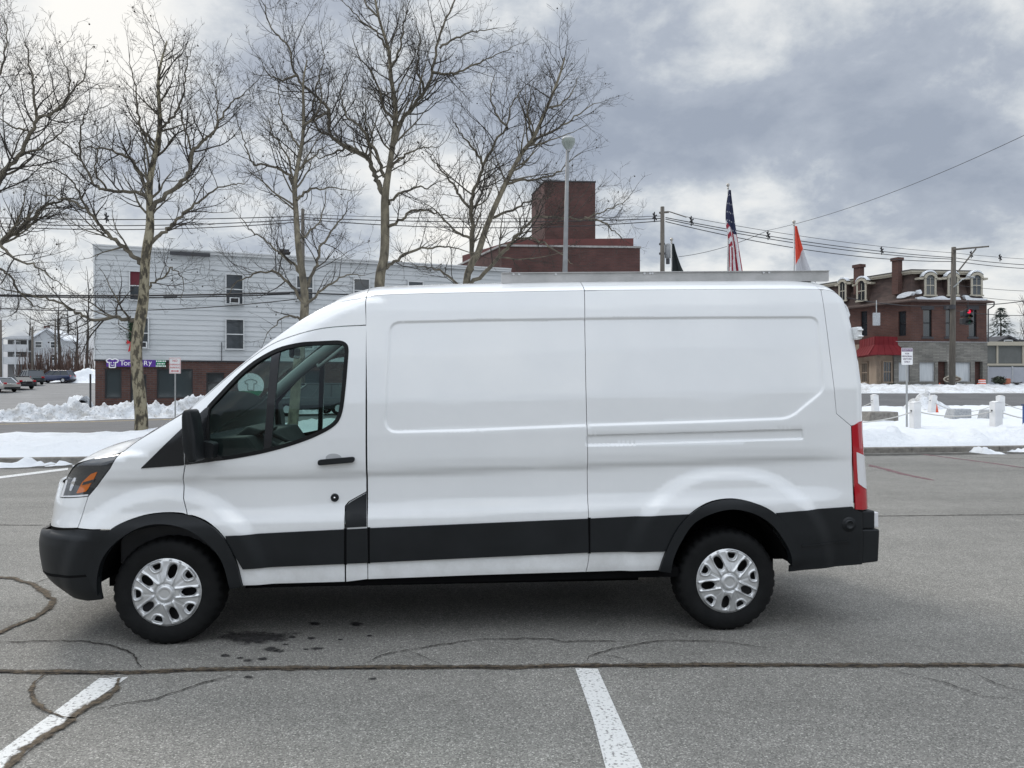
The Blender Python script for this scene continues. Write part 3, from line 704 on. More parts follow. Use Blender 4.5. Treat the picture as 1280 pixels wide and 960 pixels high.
def hubcap(name,parent,rot):
    R=.223; out=[(R*math.cos(2*PI*k/96),R*math.sin(2*PI*k/96)) for k in range(96)]
    holes=[];slots=[]
    for k in range(5):
        a=rot+k*2*PI/5
        def pol(r,da): return (r*math.cos(a+da),r*math.sin(a+da))
        def pol2(r,da): return (r*math.cos(a+da+PI/5),r*math.sin(a+da+PI/5))
        holes.append(round_poly([pol(.098,-.06),(pol(.120,-.20)),(pol(.168,-.155)),pol(.188,-.06),pol(.188,.06),pol(.168,.155),pol(.120,.20),pol(.098,.06)],.012,3))
        slots.append(round_poly([pol2(.160,-.10),pol2(.196,-.15),pol2(.196,.15),pol2(.160,.10)],.012,3))
    def hz(x,y):
        r=np.hypot(x,y); th=np.arctan2(y,x)
        h=.030*(1-sst((r-.03)/.19))+.004
        h=h-.010*sst((r-.05)/.01)*(1-sst((r-.062)/.01))     # ring groove
        h=h+.004*(1-sst((r-.045)/.008))-.004*(1-sst((r-.03)/.006))
        ang=((th-rot+PI/5)%(2*PI/5))-PI/5                      # about the big holes
        ridge=np.exp(-((np.abs(ang)*r-.030)/.006)**2)*sst((r-.06)/.02)*(1-sst((r-.205)/.012)); h=h+.011*ridge
        for hh in holes:
            d=dist_poly(hh,x,y); h=h-.014*(1-sst(d/.011))
        ang2=((th-rot)%(2*PI/5))-PI/5
        v=np.exp(-((np.abs(ang2)*r-.004)/.003)**2)*sst((r-.06)/.01)*(1-sst((r-.14)/.01)); h=h-.003*v
        for hh in slots:
            d=dist_poly(hh,x,y); h=h-.010*(1-sst(d/.009))
            h=h+.009*np.exp(-((d-.013)/.005)**2)
        h=h-.012*sst((r-.205)/.018)
        return h
    gx,gy=np.meshgrid(np.arange(-R,R,.0045),np.arange(-R,R,.0045)); gx=gx.ravel();gy=gy.ravel()
    ok=np.hypot(gx,gy)<R-.003
    for hh in holes+slots: ok&=~inside(hh,gx,gy)&(dist_poly(hh,gx,gy)>.002)
    pts=list(out); ed=[(i,(i+1)%96) for i in range(96)]
    for hh in holes+slots:
        b=len(pts); pts+=hh; ed+=[(b+i,b+(i+1)%len(hh)) for i in range(len(hh))]
    pts+=list(zip(gx[ok],gy[ok]))
    vs,es,fs,_,_,_=delaunay_2d_cdt([Vector((float(p[0]),float(p[1]))) for p in pts],ed,[],0,1e-7)
    V=np.array([(v.x,v.y) for v in vs]); Fc=np.array([tuple(f) for f in fs]); cc=V[Fc].mean(1); k=np.ones(len(Fc),bool)
    for hh in holes+slots: k&=~inside(hh,cc[:,0],cc[:,1])
    Fc=Fc[k]; h=hz(V[:,0],V[:,1])
    verts=[(x,-hh,y) for (x,y),hh in zip(V,h)]
    faces=[]
    for f in Fc:
        a,b,c=[np.array(verts[i]) for i in f]
        nn=np.cross(b-a,c-a); faces.append(tuple(int(i) for i in (f if nn[1]<0 else f[::-1])))
    return mesh_obj(name,verts,faces,M['hub'],parent,True)
for (sx,rot) in ((0.0,math.radians(2)),(WB,math.radians(-26))):
    for far in (0,1):
        mb=MB(); Mx=Matrix.Rotation(-PI/2,4,'X')
        mb.lathe([(.0,.07),(.12,.07),(.19,.05),(.21,.035),(.216,.02),(.216,.2)],40,Mx)
        w=mb.build('wheel',M['steel'],van,True); w.location=(sx,0 if not far else 2*CL,.345)
        if far: w.rotation_euler=(0,0,PI)
        if sx==0.0 and not far: t0=tyre_mesh('tyre',w); 
        else: t=t0.copy(); COL.objects.link(t); t.parent=w
        if not far: hubcap('hubcap',w,rot)
    # wheel housing
    mb=MB(); n=20; vs=[]
    cz=.40
    for k in range(n+1):
        a=.26+(PI-.52)*k/n; 
        for l in (.0,.42): vs.append(Vector((sx+.445*math.cos(a),l,cz+.50*math.sin(a)-.06)))
    mb.add(vs,[(2*k,2*k+1,2*k+3,2*k+2) for k in range(n)])
    mb.box(sx-.5,sx+.5,.42,.44,.30,.95)
    mb.box(sx-.47,sx-.445,.05,.42,.40,.52); mb.box(sx+.445,sx+.47,.05,.42,.46,.54)
    if sx==0: mb.build('front_wheel_housing',M['dark'],van)
    else: mb.build('rear_wheel_housing',M['dark'],van)
mb=MB(); mb.tube([(0,.2,.345),(0,2*CL-.2,.345)],.05,8); mb.build('axle',M['dark'],van); mb=MB(); mb.tube([(WB,.2,.345),(WB,2*CL-.2,.345)],.06,8); mb.build('axle',M['dark'],van)
# ------------------------------------------------------------------ ground
M['asphalt']=asphalt('parking_asphalt',(.224,.217,.199))
M['road']=asphalt('road_asphalt',(.12,.12,.122),.5)
M['farlot']=asphalt('far_lot_asphalt',(.19,.19,.19),.4)
M['snow']=snow_mat('snow'); M['dsnow']=snow_mat('ploughed_snow',.8); M['vsnow']=snow_mat('roadside_snow',.75); M['gsnow']=snow_mat('grimy_snow',.8)
M['granite']=noisy('granite_kerb',(.14,.13,.115),(.24,.225,.20),9.0,.85,.4,40.0)
M['stone']=noisy('grey_granite',(.26,.27,.28),(.40,.41,.42),14.0,.8,.2,60.0)
M['linewhite']=noisy('worn_white_line',(.22,.215,.205),(.68,.68,.665),55.0,.85,.5,150.0,detail=8.0,lo=.36,hi=.46)
M['lineyellow']=noisy('worn_yellow_line',(.16,.14,.10),(.5,.36,.12),5.0,.8)
M['linered']=ragged('faded_red_line',(.20,.14,.145),(.25,.11,.13),5.0,.4,1.0,1.2,6.0,.6)
M['crackdirt0']=noisy('crack_dirt',(.05,.042,.034),(.17,.13,.095),22.0,.95,.6,60.0,bdist=.01)
M['crack0']=noisy('crack_shadow',(.03,.028,.026),(.12,.11,.10),30.0,.95)
M['crackdirt']=ragged('crack_dirt',(.045,.038,.031),(.135,.108,.078),16.0,.25,.62,1.9)
M['seam']=ragged('seam_dirt',(.040,.036,.031),(.120,.095,.068),11.0,.30,.62,1.5)
M['crack']=ragged('crack_line',(.022,.020,.019),(.06,.052,.045),30.0,.10,.50,1.5)
M['oil']=ragged('oil_stain',(.028,.027,.027),(.05,.048,.047),14.0,.45,.85,1.6,20.0,.85)
KA=math.atan(.136); KE=Vector((math.cos(KA),math.sin(KA),0)); KN=Vector((-math.sin(KA),math.cos(KA),0)); KO=Vector((0,17.7,0))
def K(q,w,z=0.0):
    p=KO+KE*q+KN*w; return Vector((p.x,p.y,z))
def structure(o): o['kind']='structure'; return o
# base terrain
xs=list(np.arange(-120,121,6.0)); ys=list(np.arange(-40,46,10))+list(np.arange(46,110,3.0))+[110,120,140,170,210,260,330,420]
vs=[(x*(1 if y<120 else 1+(y-120)/100),y,terrain(x,y)-.05) for y in ys for x in xs]; n=len(xs)
structure(mesh_obj('ground',vs,[(j*n+i,j*n+i+1,(j+1)*n+i+1,(j+1)*n+i) for j in range(len(ys)-1) for i in range(n-1)],M['gsnow'],None,True))
structure(mesh_obj('parking_lot',[K(-60,-60),K(60,-60),K(60,0),K(-60,0)],[(0,1,2,3)],M['asphalt']))
NEAR=[(-60,18.5),(-40,20.6),(-15.8,23.7),(-11.5,25.2),(-8,32),(0,40),(8,47),(12,52.0)]
FARE=[(-70,22),(-45,26),(-22.6,33.6),(-17,38.5),(-8,47),(-4,54),(-2,60),(0,66)]
def strip(name,A,B,mat,off,step=1.5):
    A=resample(A,step,False); B=resample(B,step,False); m=60
    def par(P,t):
        L=[0]
        for i in range(1,len(P)): L.append(L[-1]+math.dist(P[i-1],P[i]))
        d=t*L[-1]; i=min(max(np.searchsorted(L,d),1),len(P)-1); f=(d-L[i-1])/(L[i]-L[i-1]); return tuple(P[i-1][k]+(P[i][k]-P[i-1][k])*f for k in (0,1))
    vs=[]
    for i in range(m+1):
        a=par(A,i/m); b=par(B,i/m)
        for k in range(7):
            t=k/6; x=a[0]+(b[0]-a[0])*t; y=a[1]+(b[1]-a[1])*t; vs.append((x,y,terrain(x,y)+off))
    return structure(mesh_obj(name,vs,[(i*7+k,(i+1)*7+k,(i+1)*7+k+1,i*7+k+1) for i in range(m) for k in range(6)],mat))
strip('street',NEAR,FARE,M['road'],.0)
strip('cross_road',[(0,52),(140,53)],[(0,60.5),(140,61.5)],M['road'],.006)
strip('far_parking_lot',[(-95,46),(-31,50)],[(-110,100),(-31,104)],M['farlot'],.02)
def offs(P,d):
    out=[]
    for i in range(len(P)):
        a=np.array(P[max(i-1,0)]);b=np.array(P[min(i+1,len(P)-1)]); e=(b-a)/np.linalg.norm(b-a); out.append(tuple(np.array(P[i])+np.array((-e[1],e[0]))*d))
    return out
strip('lane_line',[(p[0],p[1]) for p in offs(NEAR,2.3)[:-3]],[(p[0],p[1]) for p in offs(NEAR,2.62)[:-3]],M['linewhite'],.008)
strip('lane_line',[(p[0],p[1]) for p in offs(FARE,-1.9)[:-3]],[(p[0],p[1]) for p in offs(FARE,-1.55)[:-3]],M['lineyellow'],.008)
# kerb
def kerb(q0,q1):
    mb=MB(); a=.135
    pr=[(-.0,-.05),(0,a-.02),(.02,a),(.16,a),(.16,-.05)]
    pts=[]
    for q in (q0,q1): pts+= [K(q,w,z) for w,z in pr]
    mb.add(pts,[(i,(i+1)%5,5+(i+1)%5,5+i) for i in range(5)]+[(4,3,2,1,0),(5,6,7,8,9)])
    return structure(mb.build('kerb',M['granite']))
q=-50
while q<50:
    kerb(q+.006,q+2.394); q+=2.4
# snow surfaces
# unseen slope added behind the camera for the paint and glass to reflect
vs=[];nn=41
for j in range(12):
    for i in range(nn):
        x=-70+3.5*i; y=-24-2.2*j; h=7.5*smooth(j/7)+1.6*noise.fractal(Vector((x*.12,y*.1,3)),1,2,4)*smooth(j/4); vs.append((x,y,h-.08))
structure(mesh_obj('reflection_slope',vs,[(j*nn+i+1,j*nn+i,(j+1)*nn+i,(j+1)*nn+i+1) for j in range(11) for i in range(nn-1)],noisy('reflection_slope_brown',(.035,.032,.026),(.10,.09,.075),.6,.9),None,True))
def nz(x,y,s,seed=0.0): return noise.fractal(Vector((x*s,y*s,seed)),1.0,2.0,5)
def snow_sheet(name,A,B,m,k,h,mat,kind='stuff'):
    """between polylines A (near) and B (far); h(t_along, t_across, x, y) gives the depth of snow"""
    A=resample(A,.5,False); B=resample(B,.5,False); vs=[]
    def par(P,t):
        i=t*(len(P)-1); a=int(min(i,len(P)-2)); f=i-a; return [P[a][j]+(P[a+1][j]-P[a][j])*f for j in (0,1)]
    for i in range(m+1):
        a=par(A,i/m); b=par(B,i/m)
        for j in range(k+1):
            t=j/k; x=a[0]+(b[0]-a[0])*t; y=a[1]+(b[1]-a[1])*t
            vs.append((x,y,terrain(x,y)+h(i/m,t,x,y)))
    o=mesh_obj(name,vs,[(i*(k+1)+j,(i+1)*(k+1)+j,(i+1)*(k+1)+j+1,i*(k+1)+j+1) for i in range(m) for j in range(k)],mat,None,True)
    o['kind']=kind; return o
def kxy(q,w): p=K(q,w); return (p.x,p.y)
def edge(t,a=.05,b=.05): return smooth(t/a)*smooth((1-t)/b)
NB=[p for p in NEAR if p[0]>-45 and p[0]<9]
snow_sheet('snow_strip',[kxy(-45,.10),kxy(9,.10)],NB,260,34,lambda u,t,x,y:(.20+.12*nz(x,y,.5)+.09*nz(x,y,1.7,3)+.03*nz(x,y,5,3))*edge(t,.06,.06)+.10*smooth((t-.05)*20)*smooth(1-(t-.12)*5)*(.6+nz(x,y,.9,8))-.01,M['snow'])
snow_sheet('snow_field',[kxy(8,.10),kxy(60,.10)],[(8,50.5),(75,51.5)],300,120,lambda u,t,x,y:(.17+.10*nz(x,y,.45,5)+.06*nz(x,y,1.9,3)+.02*nz(x,y,5,3)+(.20*math.exp(-((t-.035)/.016)**2)+.10*math.exp(-((t-.085)/.02)**2))*(1+2.2*nz(x,y,.7,8)+.9*nz(x,y,3.0,2)))*edge(t,.012,.03)+(.03 if t>.001 else -.01),M['snow'])
FB=[p for p in FARE if p[0]>-50]
def bank(u,t,x,y):
    r=math.sin(PI*min(1,t*1.35)**.8) if t<.74 else .0
    return max(-.04,(.80-.30*u+(.6-.25*u)*nz(x,y,.35,2))*math.exp(-((t-.42)/.24)**2)+.30*nz(x,y,1.3,4)*edge(t,.2,.2)+.17*nz(x,y,4,6)*edge(t,.1,.2)+.11*nz(x,y,9,4)*edge(t,.1,.2)-.03)
snow_sheet('snow_bank',FB,offs(FB,4.4),800,44,bank,M['dsnow'])
snow_sheet('snow_verge',[(5,60.6),(130,61.6)],[(5,71),(130,72)],260,26,lambda u,t,x,y:(.16+.26*nz(x,y,.4,1)+.18*nz(x,y,1.5,2)+.08*nz(x,y,4,2))*edge(t,.12,.1)+.02,M['vsnow'])
snow_sheet('snow_heap',[(-62,99),(-38,99)],[(-62,108),(-38,108)],70,24,lambda u,t,x,y:(1.4+1.2*nz(x,y,.25,7)+.6*nz(x,y,.9,3))*edge(t,.35,.3)*edge(u,.25,.1),M['snow'])
snow_sheet('snow_heap',[(-34,60),(-28,52)],[(-36,62),(-31,54)],30,10,lambda u,t,x,y:(.7+.4*nz(x,y,.6,7))*edge(t,.4,.4),M['snow'])
snow_sheet('snow_heap',[kxy(27.0,23.2),kxy(30.6,23.2)],[kxy(27.0,26.8),kxy(30.6,26.8)],30,24,lambda u,t,x,y:(.95+.6*nz(x,y,.8,7)+.4*nz(x,y,2.5,1))*edge(t,.5,.5)*edge(u,.35,.6),M['dsnow'])
# broken snow along the gutter
def gutter(q0,q1,seed,hh):
    m=int((q1-q0)/.09)
    def h(u,t,x,y):
        n_=nz(x,y,1.1,seed)+.5*nz(x,y,3.1,seed+2)
        return (max(0,n_+.16)*hh*1.5+.02*nz(x,y,9,1))*edge(t,.45,.3)*edge(u,.03,.03)-.012
    snow_sheet('gutter_snow',[kxy(q0,-.85),kxy(q1,-.85)],[kxy(q0,.12),kxy(q1,.12)],m,12,h,M['snow'])
gutter(-30,-7,3.3,.20); gutter(11.5,14.2,11.1,.13); gutter(14.0,30,5.7,.20)
# painted lines and cracks on the lot
M['wet']=ragged('damp_gutter',(.07,.068,.064),(.10,.097,.09),2.5,.35,1.0,1.3,3.0,.75)
def ribbon(name,px,w,mat,z=.004,jit=.0,n_sub=6,seed=0):
    P=[gnd(x,y) for x,y in px]; pts=[]
    for i in range(len(P)-1):
        m=max(1,int((P[i+1]-P[i]).length/.03))
        for j in range(m): pts.append(P[i].lerp(P[i+1],j/m))
    pts.append(P[-1]); vs=[];uv=[];n=len(pts)
    for i,p in enumerate(pts):
        d=(pts[min(i+2,n-1)]-pts[max(i-2,0)]).normalized(); s=Vector((-d.y,d.x,0))
        a=noise.noise(Vector((i*.11,seed,0)))*jit*1.5+noise.noise(Vector((i*.5,seed,4)))*jit*.5
        ww=w*(1+.5*noise.noise(Vector((i*.13,seed,9))))*(.3+.7*smooth(min(i,n-1-i)/8))
        vs+=[p+s*(a+ww)+Vector((0,0,z)),p+s*(a-ww)+Vector((0,0,z))]
    o=structure(mesh_obj(name,vs,[(2*i,2*i+1,2*i+3,2*i+2) for i in range(n-1)],mat))
    ul=o.data.uv_layers[0]
    for l in o.data.loops: ul.data[l.index].uv=(l.vertex_index//2*.03,1.0 if l.vertex_index%2==0 else -1.0)
    return o
def pline(name,quad,mat,z=.004):
    return structure(mesh_obj(name,[gnd(x,y)+Vector((0,0,z)) for x,y in quad],[tuple(range(len(quad)))],mat))
def kpx(q,w): p=K(q,w); return (640+F*p.x/p.y,480+F*CAMH/p.y)
ribbon('damp_gutter',[kpx(q,-.62) for q in (-26,-18,-10,-4)],.42,M['wet'],.002,.02,seed=61)
ribbon('damp_gutter',[kpx(q,-.45) for q in (6,12,18,24,32)],.34,M['wet'],.002,.02,seed=62)
pline('painted_line',[(124,848.5),(160,847),(101,888),(40,936),(-40,1000),(-110,1000),(0,940),(70,889)],M['linewhite'])
pline('painted_line',[(719,836),(747,836.5),(775,899),(825,1010),(770,1010),(741,899)],M['linewhite'])
pline('painted_line',[(-60,603),(85,585),(85,587.5),(-60,606)],M['linewhite'])
ribbon('red_line',[(1150,567.5),(1235,578.5),(1330,592)],.09,M['linered'],.005,.02)
ribbon('red_line',[(1085,581),(1130,593),(1168,601)],.10,M['linered'],.005,.02)
ribbon('lot_seam',[(-500,836),(-60,839),(0,840),(80,841),(160,841.5),(250,838),(330,836),(420,835.5),(520,834.5),(640,834.5),(740,832.5),(860,832),(950,832),(1060,832.5),(1180,832),(1300,832.5),(1800,834)],.060,M['seam'],.006,.008,seed=1)
ribbon('lot_seam',[(-60,840),(0,841.5),(120,843),(300,837.5),(420,836.5),(640,835.5),(740,833.5),(950,833),(1180,833),(1300,833.5)],.016,M['crack'],.0085,.006,seed=2)
ribbon('lot_seam',[(-60,656),(0,656.5),(60,657)],.035,M['crack'],.005,.01,seed=3)
ribbon('lot_seam',[(1060,645.5),(1140,645),(1220,644),(1300,643.5)],.04,M['crack'],.005,.01,seed=4)
ribbon('lot_seam',[(1180,569),(1230,572),(1300,574)],.05,M['crack'],.005,.01,seed=14)
for i,(px,w,mt) in enumerate([
 ([(-30,720),(14,724),(40,731),(55,740),(68,750),(60,762),(38,775),(15,785),(-30,806)],.052,'crackdirt'),
 ([(40,731),(60,724),(70,722)],.02,'crack'),
 ([(-20,805),(40,802.5),(100,802),(132,806),(155,813),(168,819),(170,829),(178,836)],.016,'crack'),
 ([(55,845),(47,852),(37,864),(44,878),(55,889),(66,893),(80,897),(95,899)],.03,'crackdirt'),
 ([(108,891),(140,884),(185,877),(220,867),(255,855),(295,843)],.016,'crack'),
 ([(150,849),(140,866),(112,886),(84,905),(50,925),(10,956),(-20,985)],.055,'crackdirt'),
 ([(455,832),(480,821),(510,813),(545,808),(575,803),(610,799.5),(650,799),(690,799),(705,803),(760,802),(795,806)],.013,'crack'),
 ([(510,815),(530,822),(550,831)],.011,'crack'),
 ([(730,829),(745,818),(775,810),(800,805),(830,802),(870,802),(910,804),(960,811)],.013,'crack'),
 ([(745,820),(770,821),(793,830)],.012,'crack'),
 ([(1100,836),(1140,844),(1180,854),(1230,872),(1270,876)],.009,'crack'),
 ([(1205,836),(1230,847),(1262,862),(1290,868)],.014,'crack'),
 ([(130,848),(142,853),(150,851)],.012,'crack')]):
    ribbon('crack',px,w*1.15 if mt=='crack' else w*1.0,M[mt],.0065+.0002*i if mt=='crack' else .0095,.03 if mt=='crack' else .02,seed=20+i)
def stain(cx,cy,rx,ry,seed):
    pts=[gnd(cx,cy)+Vector((0,0,.003))]; m=28
    for k in range(m):
        a=2*PI*k/m; r=1.5+.5*noise.noise(Vector((math.cos(a)*1.6+seed,math.sin(a)*1.6,seed)))
        pts.append(gnd(cx+rx*r*math.cos(a),cy+ry*r*math.sin(a))+Vector((0,0,.003)))
    o=structure(mesh_obj('oil_stain',pts,[(0,1+(k+1)%m,1+k) for k in range(m)],M['oil'])); ul=o.data.uv_layers[0]
    for l in o.data.loops: ul.data[l.index].uv=(0,0.0 if l.vertex_index==0 else 1.0)
stain(318,797.5,42,6.2,1.3)
for i,(x,y,r) in enumerate([(281,820,6),(394,780,7),(445,780,8),(340,812,9),(310,826,6),(365,797,4),(397,811,7),(388,798,5),(330,824,6),(425,800,3),(462,795,3),(357,806,4),(311,847,5),(466,849,5),(382,812,3),(348,814,6),(300,823,4)]): stain(x,y,r,r*.28,3.1+i)
# ------------------------------------------------------------------ buildings
M['siding']=noisy('pale_blue_siding',(.43,.448,.455),(.50,.515,.52),.5,.6,.05,40.0,stretch=(.4,.4,2))
M['brickstore']=brick_mat('shop_brick',(.098,.048,.037),(.07,.036,.031),(.08,.066,.062),.45,.15,.02,.5)
M['brickred']=brick_mat('red_brick',(.105,.051,.039),(.08,.040,.033),(.09,.066,.06),.45,.15,.018,.6)
M['bricktower']=brick_mat('dark_red_brick',(.105,.048,.042),(.08,.039,.035),(.08,.058,.054),.45,.15,.018,.5)
M['pane']=plain('window_pane',(.022,.028,.032),.05,0,.9)
M['paneblue']=plain('shop_pane',(.035,.046,.05),.06,0,.7)
M['curtain']=plain('maroon_curtain',(.10,.012,.02),.8)
M['blind']=noisy('pale_blinds',(.42,.45,.47),(.55,.57,.58),2.0,.7,stretch=(8,8,.3))
M['whitetrim']=plain('white_trim',(.52,.53,.53),.6)
M['cream']=plain('cream_trim',(.36,.33,.265),.7)
M['blackframe']=plain('black_frame',(.012,.012,.014),.4)
M['tar']=plain('roof_tar',(.05,.05,.055),.9)
M['greyac']=plain('air_conditioner',(.55,.56,.56),.5)
def ray_plane(px,py,o,ang):
    """photo pixel -> (distance along wall, height above the wall's foot) on the vertical plane through o"""
    dx=(px-640)/F; c,s=math.cos(ang),math.sin(ang)
    # point t*(dx,1); normal (-s,c)
    t=(-s*o[0]+c*o[1])/(-s*dx+c); X=t*dx-o[0]; Y=t-o[1]
    return X*c+Y*s, CAMH-t*(py-HZ)/F-o[2]
def rect(px0,py0,px1,py1,o,ang):
    a=ray_plane(px0,py0,o,ang); b=ray_plane(px0,py1,o,ang); c=ray_plane(px1,py0,o,ang); d_=ray_plane(px1,py1,o,ang)
    return a[0],c[0],(b[1]+d_[1])/2,(a[1]+c[1])/2     # x0,x1,z0,z1
def wall_open(mb,x0,x1,z0,z1,ops,y0=0.0,y1=.3,mi=0):
    ops=sorted(ops); cur=x0
    for (a,b,c,d_) in ops:
        if a>cur: mb.box(cur,a,y0,y1,z0,z1,mi)
        if c>z0: mb.box(a,b,y0,y1,z0,c,mi)
        if d_<z1: mb.box(a,b,y0,y1,d_,z1,mi)
        cur=b
    if x1>cur: mb.box(cur,x1,y0,y1,z0,z1,mi)
def window(root,r,y=-.06,fr=.09,frame='whitetrim',pane='pane',sash=True,mull=0,sill=True,depth=.1,half=None,Mx=None):
    x0,x1,z0,z1=r; mb=MB()
    mb.box(x0-fr,x0,y,y+depth,z0,z1,M=Mx); mb.box(x1,x1+fr,y,y+depth,z0,z1,M=Mx); mb.box(x0-fr,x1+fr,y-.01,y+depth,z1,z1+fr*1.2,M=Mx)
    if sill: mb.box(x0-fr*1.5,x1+fr*1.5,y-.05,y+depth,z0-fr,z0,M=Mx)
    else: mb.box(x0-fr,x1+fr,y-.004,y+depth,z0-fr,z0,M=Mx)
    w=mb.build('window',M[frame],root)
    mb=MB(); mb.box(x0,x1,y+depth*.7,y+depth*.7+.02,z0,z1 if half is None else (z0+z1)/2,M=Mx); mb.build('pane',M[pane],w)
    if half: mb=MB(); mb.box(x0,x1,y+depth*.7,y+depth*.7+.02,(z0+z1)/2,z1,M=Mx); mb.build('curtain',M[half],w)
    if sash:
        mb=MB(); zm=(z0+z1)/2; mb.box(x0,x1,y+depth*.35,y+depth*.68,zm-.035,zm+.035,M=Mx)
        for k in range(mull): xx=x0+(x1-x0)*(k+1)/(mull+1); mb.box(xx-.02,xx+.02,y+depth*.4,y+depth*.66,z0,z1,M=Mx)
        mb.build('sash',M[frame],w)
    return w
# white clapboard shop building
WA=math.radians(21.3); WO=at(119,480,52); WO.z=.12
wb=empty('clapboard_building',WO,WA); tag(wb,'three storey pale blue clapboard building over a brick shop front','building')
RP=lambda *a: rect(*a,WO,WA)
WL=30.0; zt=ray_plane(118,306,WO,WA)[1]; zb_=ray_plane(119,449.5,WO,WA)[1]
mb=MB(); h=.36; nrow=int((zt-zb_)/h); h=(zt-zb_-.25)/nrow
for i in range(nrow):
    z=zb_+i*h; mb.prism([(0-.042,z),(0,z+h),(.25,z+h),(.25,z)],0,WL,axis='x')
mb.box(0.0,.3,.25,14,zb_,zt-.25); mb.box(WL-.3,WL,.25,14,zb_,zt-.25)
mb.build('siding_wall',M['siding'],wb)
mb=MB(); mb.box(-.12,WL+.1,-.22,.0,zt-.25,zt); mb.box(-.16,WL+.1,-.30,-.221,zt-.07,zt+.02); mb.box(-.10,.0,-.08,.25,zb_,zt-.251); mb.build('cornice',M['whitetrim'],wb)
mb=MB(); mb.box(-.1,WL,.001,14,zt-.24,zt-.05); mb.build('roof',M['tar'],wb)
mb=MB(); mb.box(-.04,WL,-.12,-.056,zb_-.10,zb_+.01); mb.build('band',M['blackframe'],wb)
ops=[RP(131,461,152,498),RP(163,468,183,508),RP(196,461,241,498),RP(258,466,280,505)]
ops=[tuple(o) for o in ops]; ops[1]=(ops[1][0],ops[1][1],0,ops[1][3]); ops[3]=(ops[3][0],ops[3][1],0,ops[3][3])
ops+=[(o,o+2.4,.8,2.6) for o in (12.5,16.5,20.5)]
mb=MB(); wall_open(mb,0,WL,-.3,zb_-.1,ops,-.02,.28); mb.box(0,.28,.28,14,-.3,zb_-.1); mb.build('brick_wall',M['brickstore'],wb)
for i,o in enumerate(ops):
    if i in (1,3):
        mb=MB(); x0,x1,z0,z1=o; mb.box(x0,x0+.1,.1,.2,z0,z1); mb.box(x1-.1,x1,.1,.2,z0,z1); mb.box(x0+.1,x1-.1,.1,.2,z1-.1,z1); mb.box(x0+.1,x1-.1,.1,.2,z1-.75,z1-.65); d_=mb.build('door',M['blackframe'],wb)
        mb=MB(); mb.box(x0+.1,x1-.1,.15,.17,z0,z1-.1); mb.build('pane',M['pane'],d_)
    else: window(wb,(o[0]+.08,o[1]-.08,o[2]+.08,o[3]-.08),.06,.08,'blackframe','paneblue',False,0,False,.14)
for (a,b,c,e,half,ac) in [(163,340,179,375,'curtain',0),(283,344,303,380,None,1),(163,398,185,435,None,2),(283,400,304,436,None,0)]:
    r=RP(a,b,c,e); w=window(wb,r,-.21,.075,'whitetrim','pane',True,0,True,.12,half)
    if ac:
        mb=MB(); xm=(r[0]+r[1])/2+(.2 if ac==2 else 0); mb.box(xm-.33,xm+.33,-.50,-.14,r[2],r[2]+.42); a_=mb.build('air_conditioner',M['greyac'],w)
        mb=MB(); mb.box(xm-.25,xm+.25,-.51,-.501,r[2]+.06,r[2]+.36); mb.build('grille',M['blackframe'],a_)
for k in range(4): 
    for zz in (ops[0][3]+1.6,ops[0][3]+5.2): window(wb,(13.2+k*4.2,14.3+k*4.2,zz,zz+1.7),-.21,.10)
mb=MB(); c=ray_plane(360,312,WO,WA); mb.box(c[0]-.35,c[0]+.35,3,3.7,zt-.1,zt+1.0); mb.box(c[0]-.45,c[0]+.45,2.9,3.8,zt+.7,zt+.82); mb.build('chimney',M['tar'],wb)
mb=MB(); c=ray_plane(238,318,WO,WA); mb.box(c[0]-1.3,c[0]+1.3,-.4,-.305,c[1]-.15,c[1]+.10); mb.build('roof_sign_board',M['tar'],wb)
mb=MB(); c0=ray_plane(277,428,WO,WA);c1=ray_plane(277,452,WO,WA); mb.tube([(c0[0],-.15,c0[1]),(c1[0],-.15,c1[1])],.03,5); mb.build('service_pipe',M['tar'],wb)
# shop sign
def text(name,body,size,mat,parent,loc,rot,align='CENTER',ext=.004):
    cu=bpy.data.curves.new(name,'FONT'); cu.body=body; cu.size=size; cu.align_x=align; cu.align_y='CENTER'; cu.extrude=ext
    t=bpy.data.objects.new(name,cu); COL.objects.link(t); bpy.context.view_layer.update()
    me=bpy.data.meshes.new_from_object(t.evaluated_get(bpy.context.evaluated_depsgraph_get())); bpy.data.objects.remove(t)
    me.materials.clear(); me.materials.append(mat); o=bpy.data.objects.new(name,me); COL.objects.link(o); o.parent=parent; o.location=loc; o.rotation_euler=rot; return o
M['purple']=plain('sign_purple',(.075,.018,.23),.4); M['signgreen']=plain('sign_green',(.01,.17,.075),.4); M['signwhite']=plain('sign_white',(.78,.78,.78),.4); M['signred']=plain('sign_red',(.55,.03,.04),.4)
r=RP(133.5,449.8,195,458.5); r2=RP(195,449.8,207,458.5)
sg=empty('shop_sign',WO,WA); tag(sg,'purple and green shop sign board above the brick shop front','sign')
mb=MB(); mb.box(r[0],r[1],-.22,-.125,r[2],r[3]); b_=mb.build('board',M['purple'],sg)
mb=MB(); mb.box(r2[0]+.002,r2[1],-.22,-.125,r[2],r[3]); mb.build('side_board',M['signgreen'],sg)
zc=(r[2]+r[3])/2; hh=r[3]-r[2]; PX=lambda x: ray_plane(x,454,WO,WA)[0]
RX=(PI/2,0,0)
o=text('lettering','T',hh*1.05,M['signwhite'],b_,(PX(153),-.23,zc),RX); text('lettering','om',hh*1.05,M['signwhite'],b_,(PX(161.5),-.23,zc),RX); text('lettering','m',hh*1.05,M['signwhite'],b_,(PX(172),-.23,zc),RX)
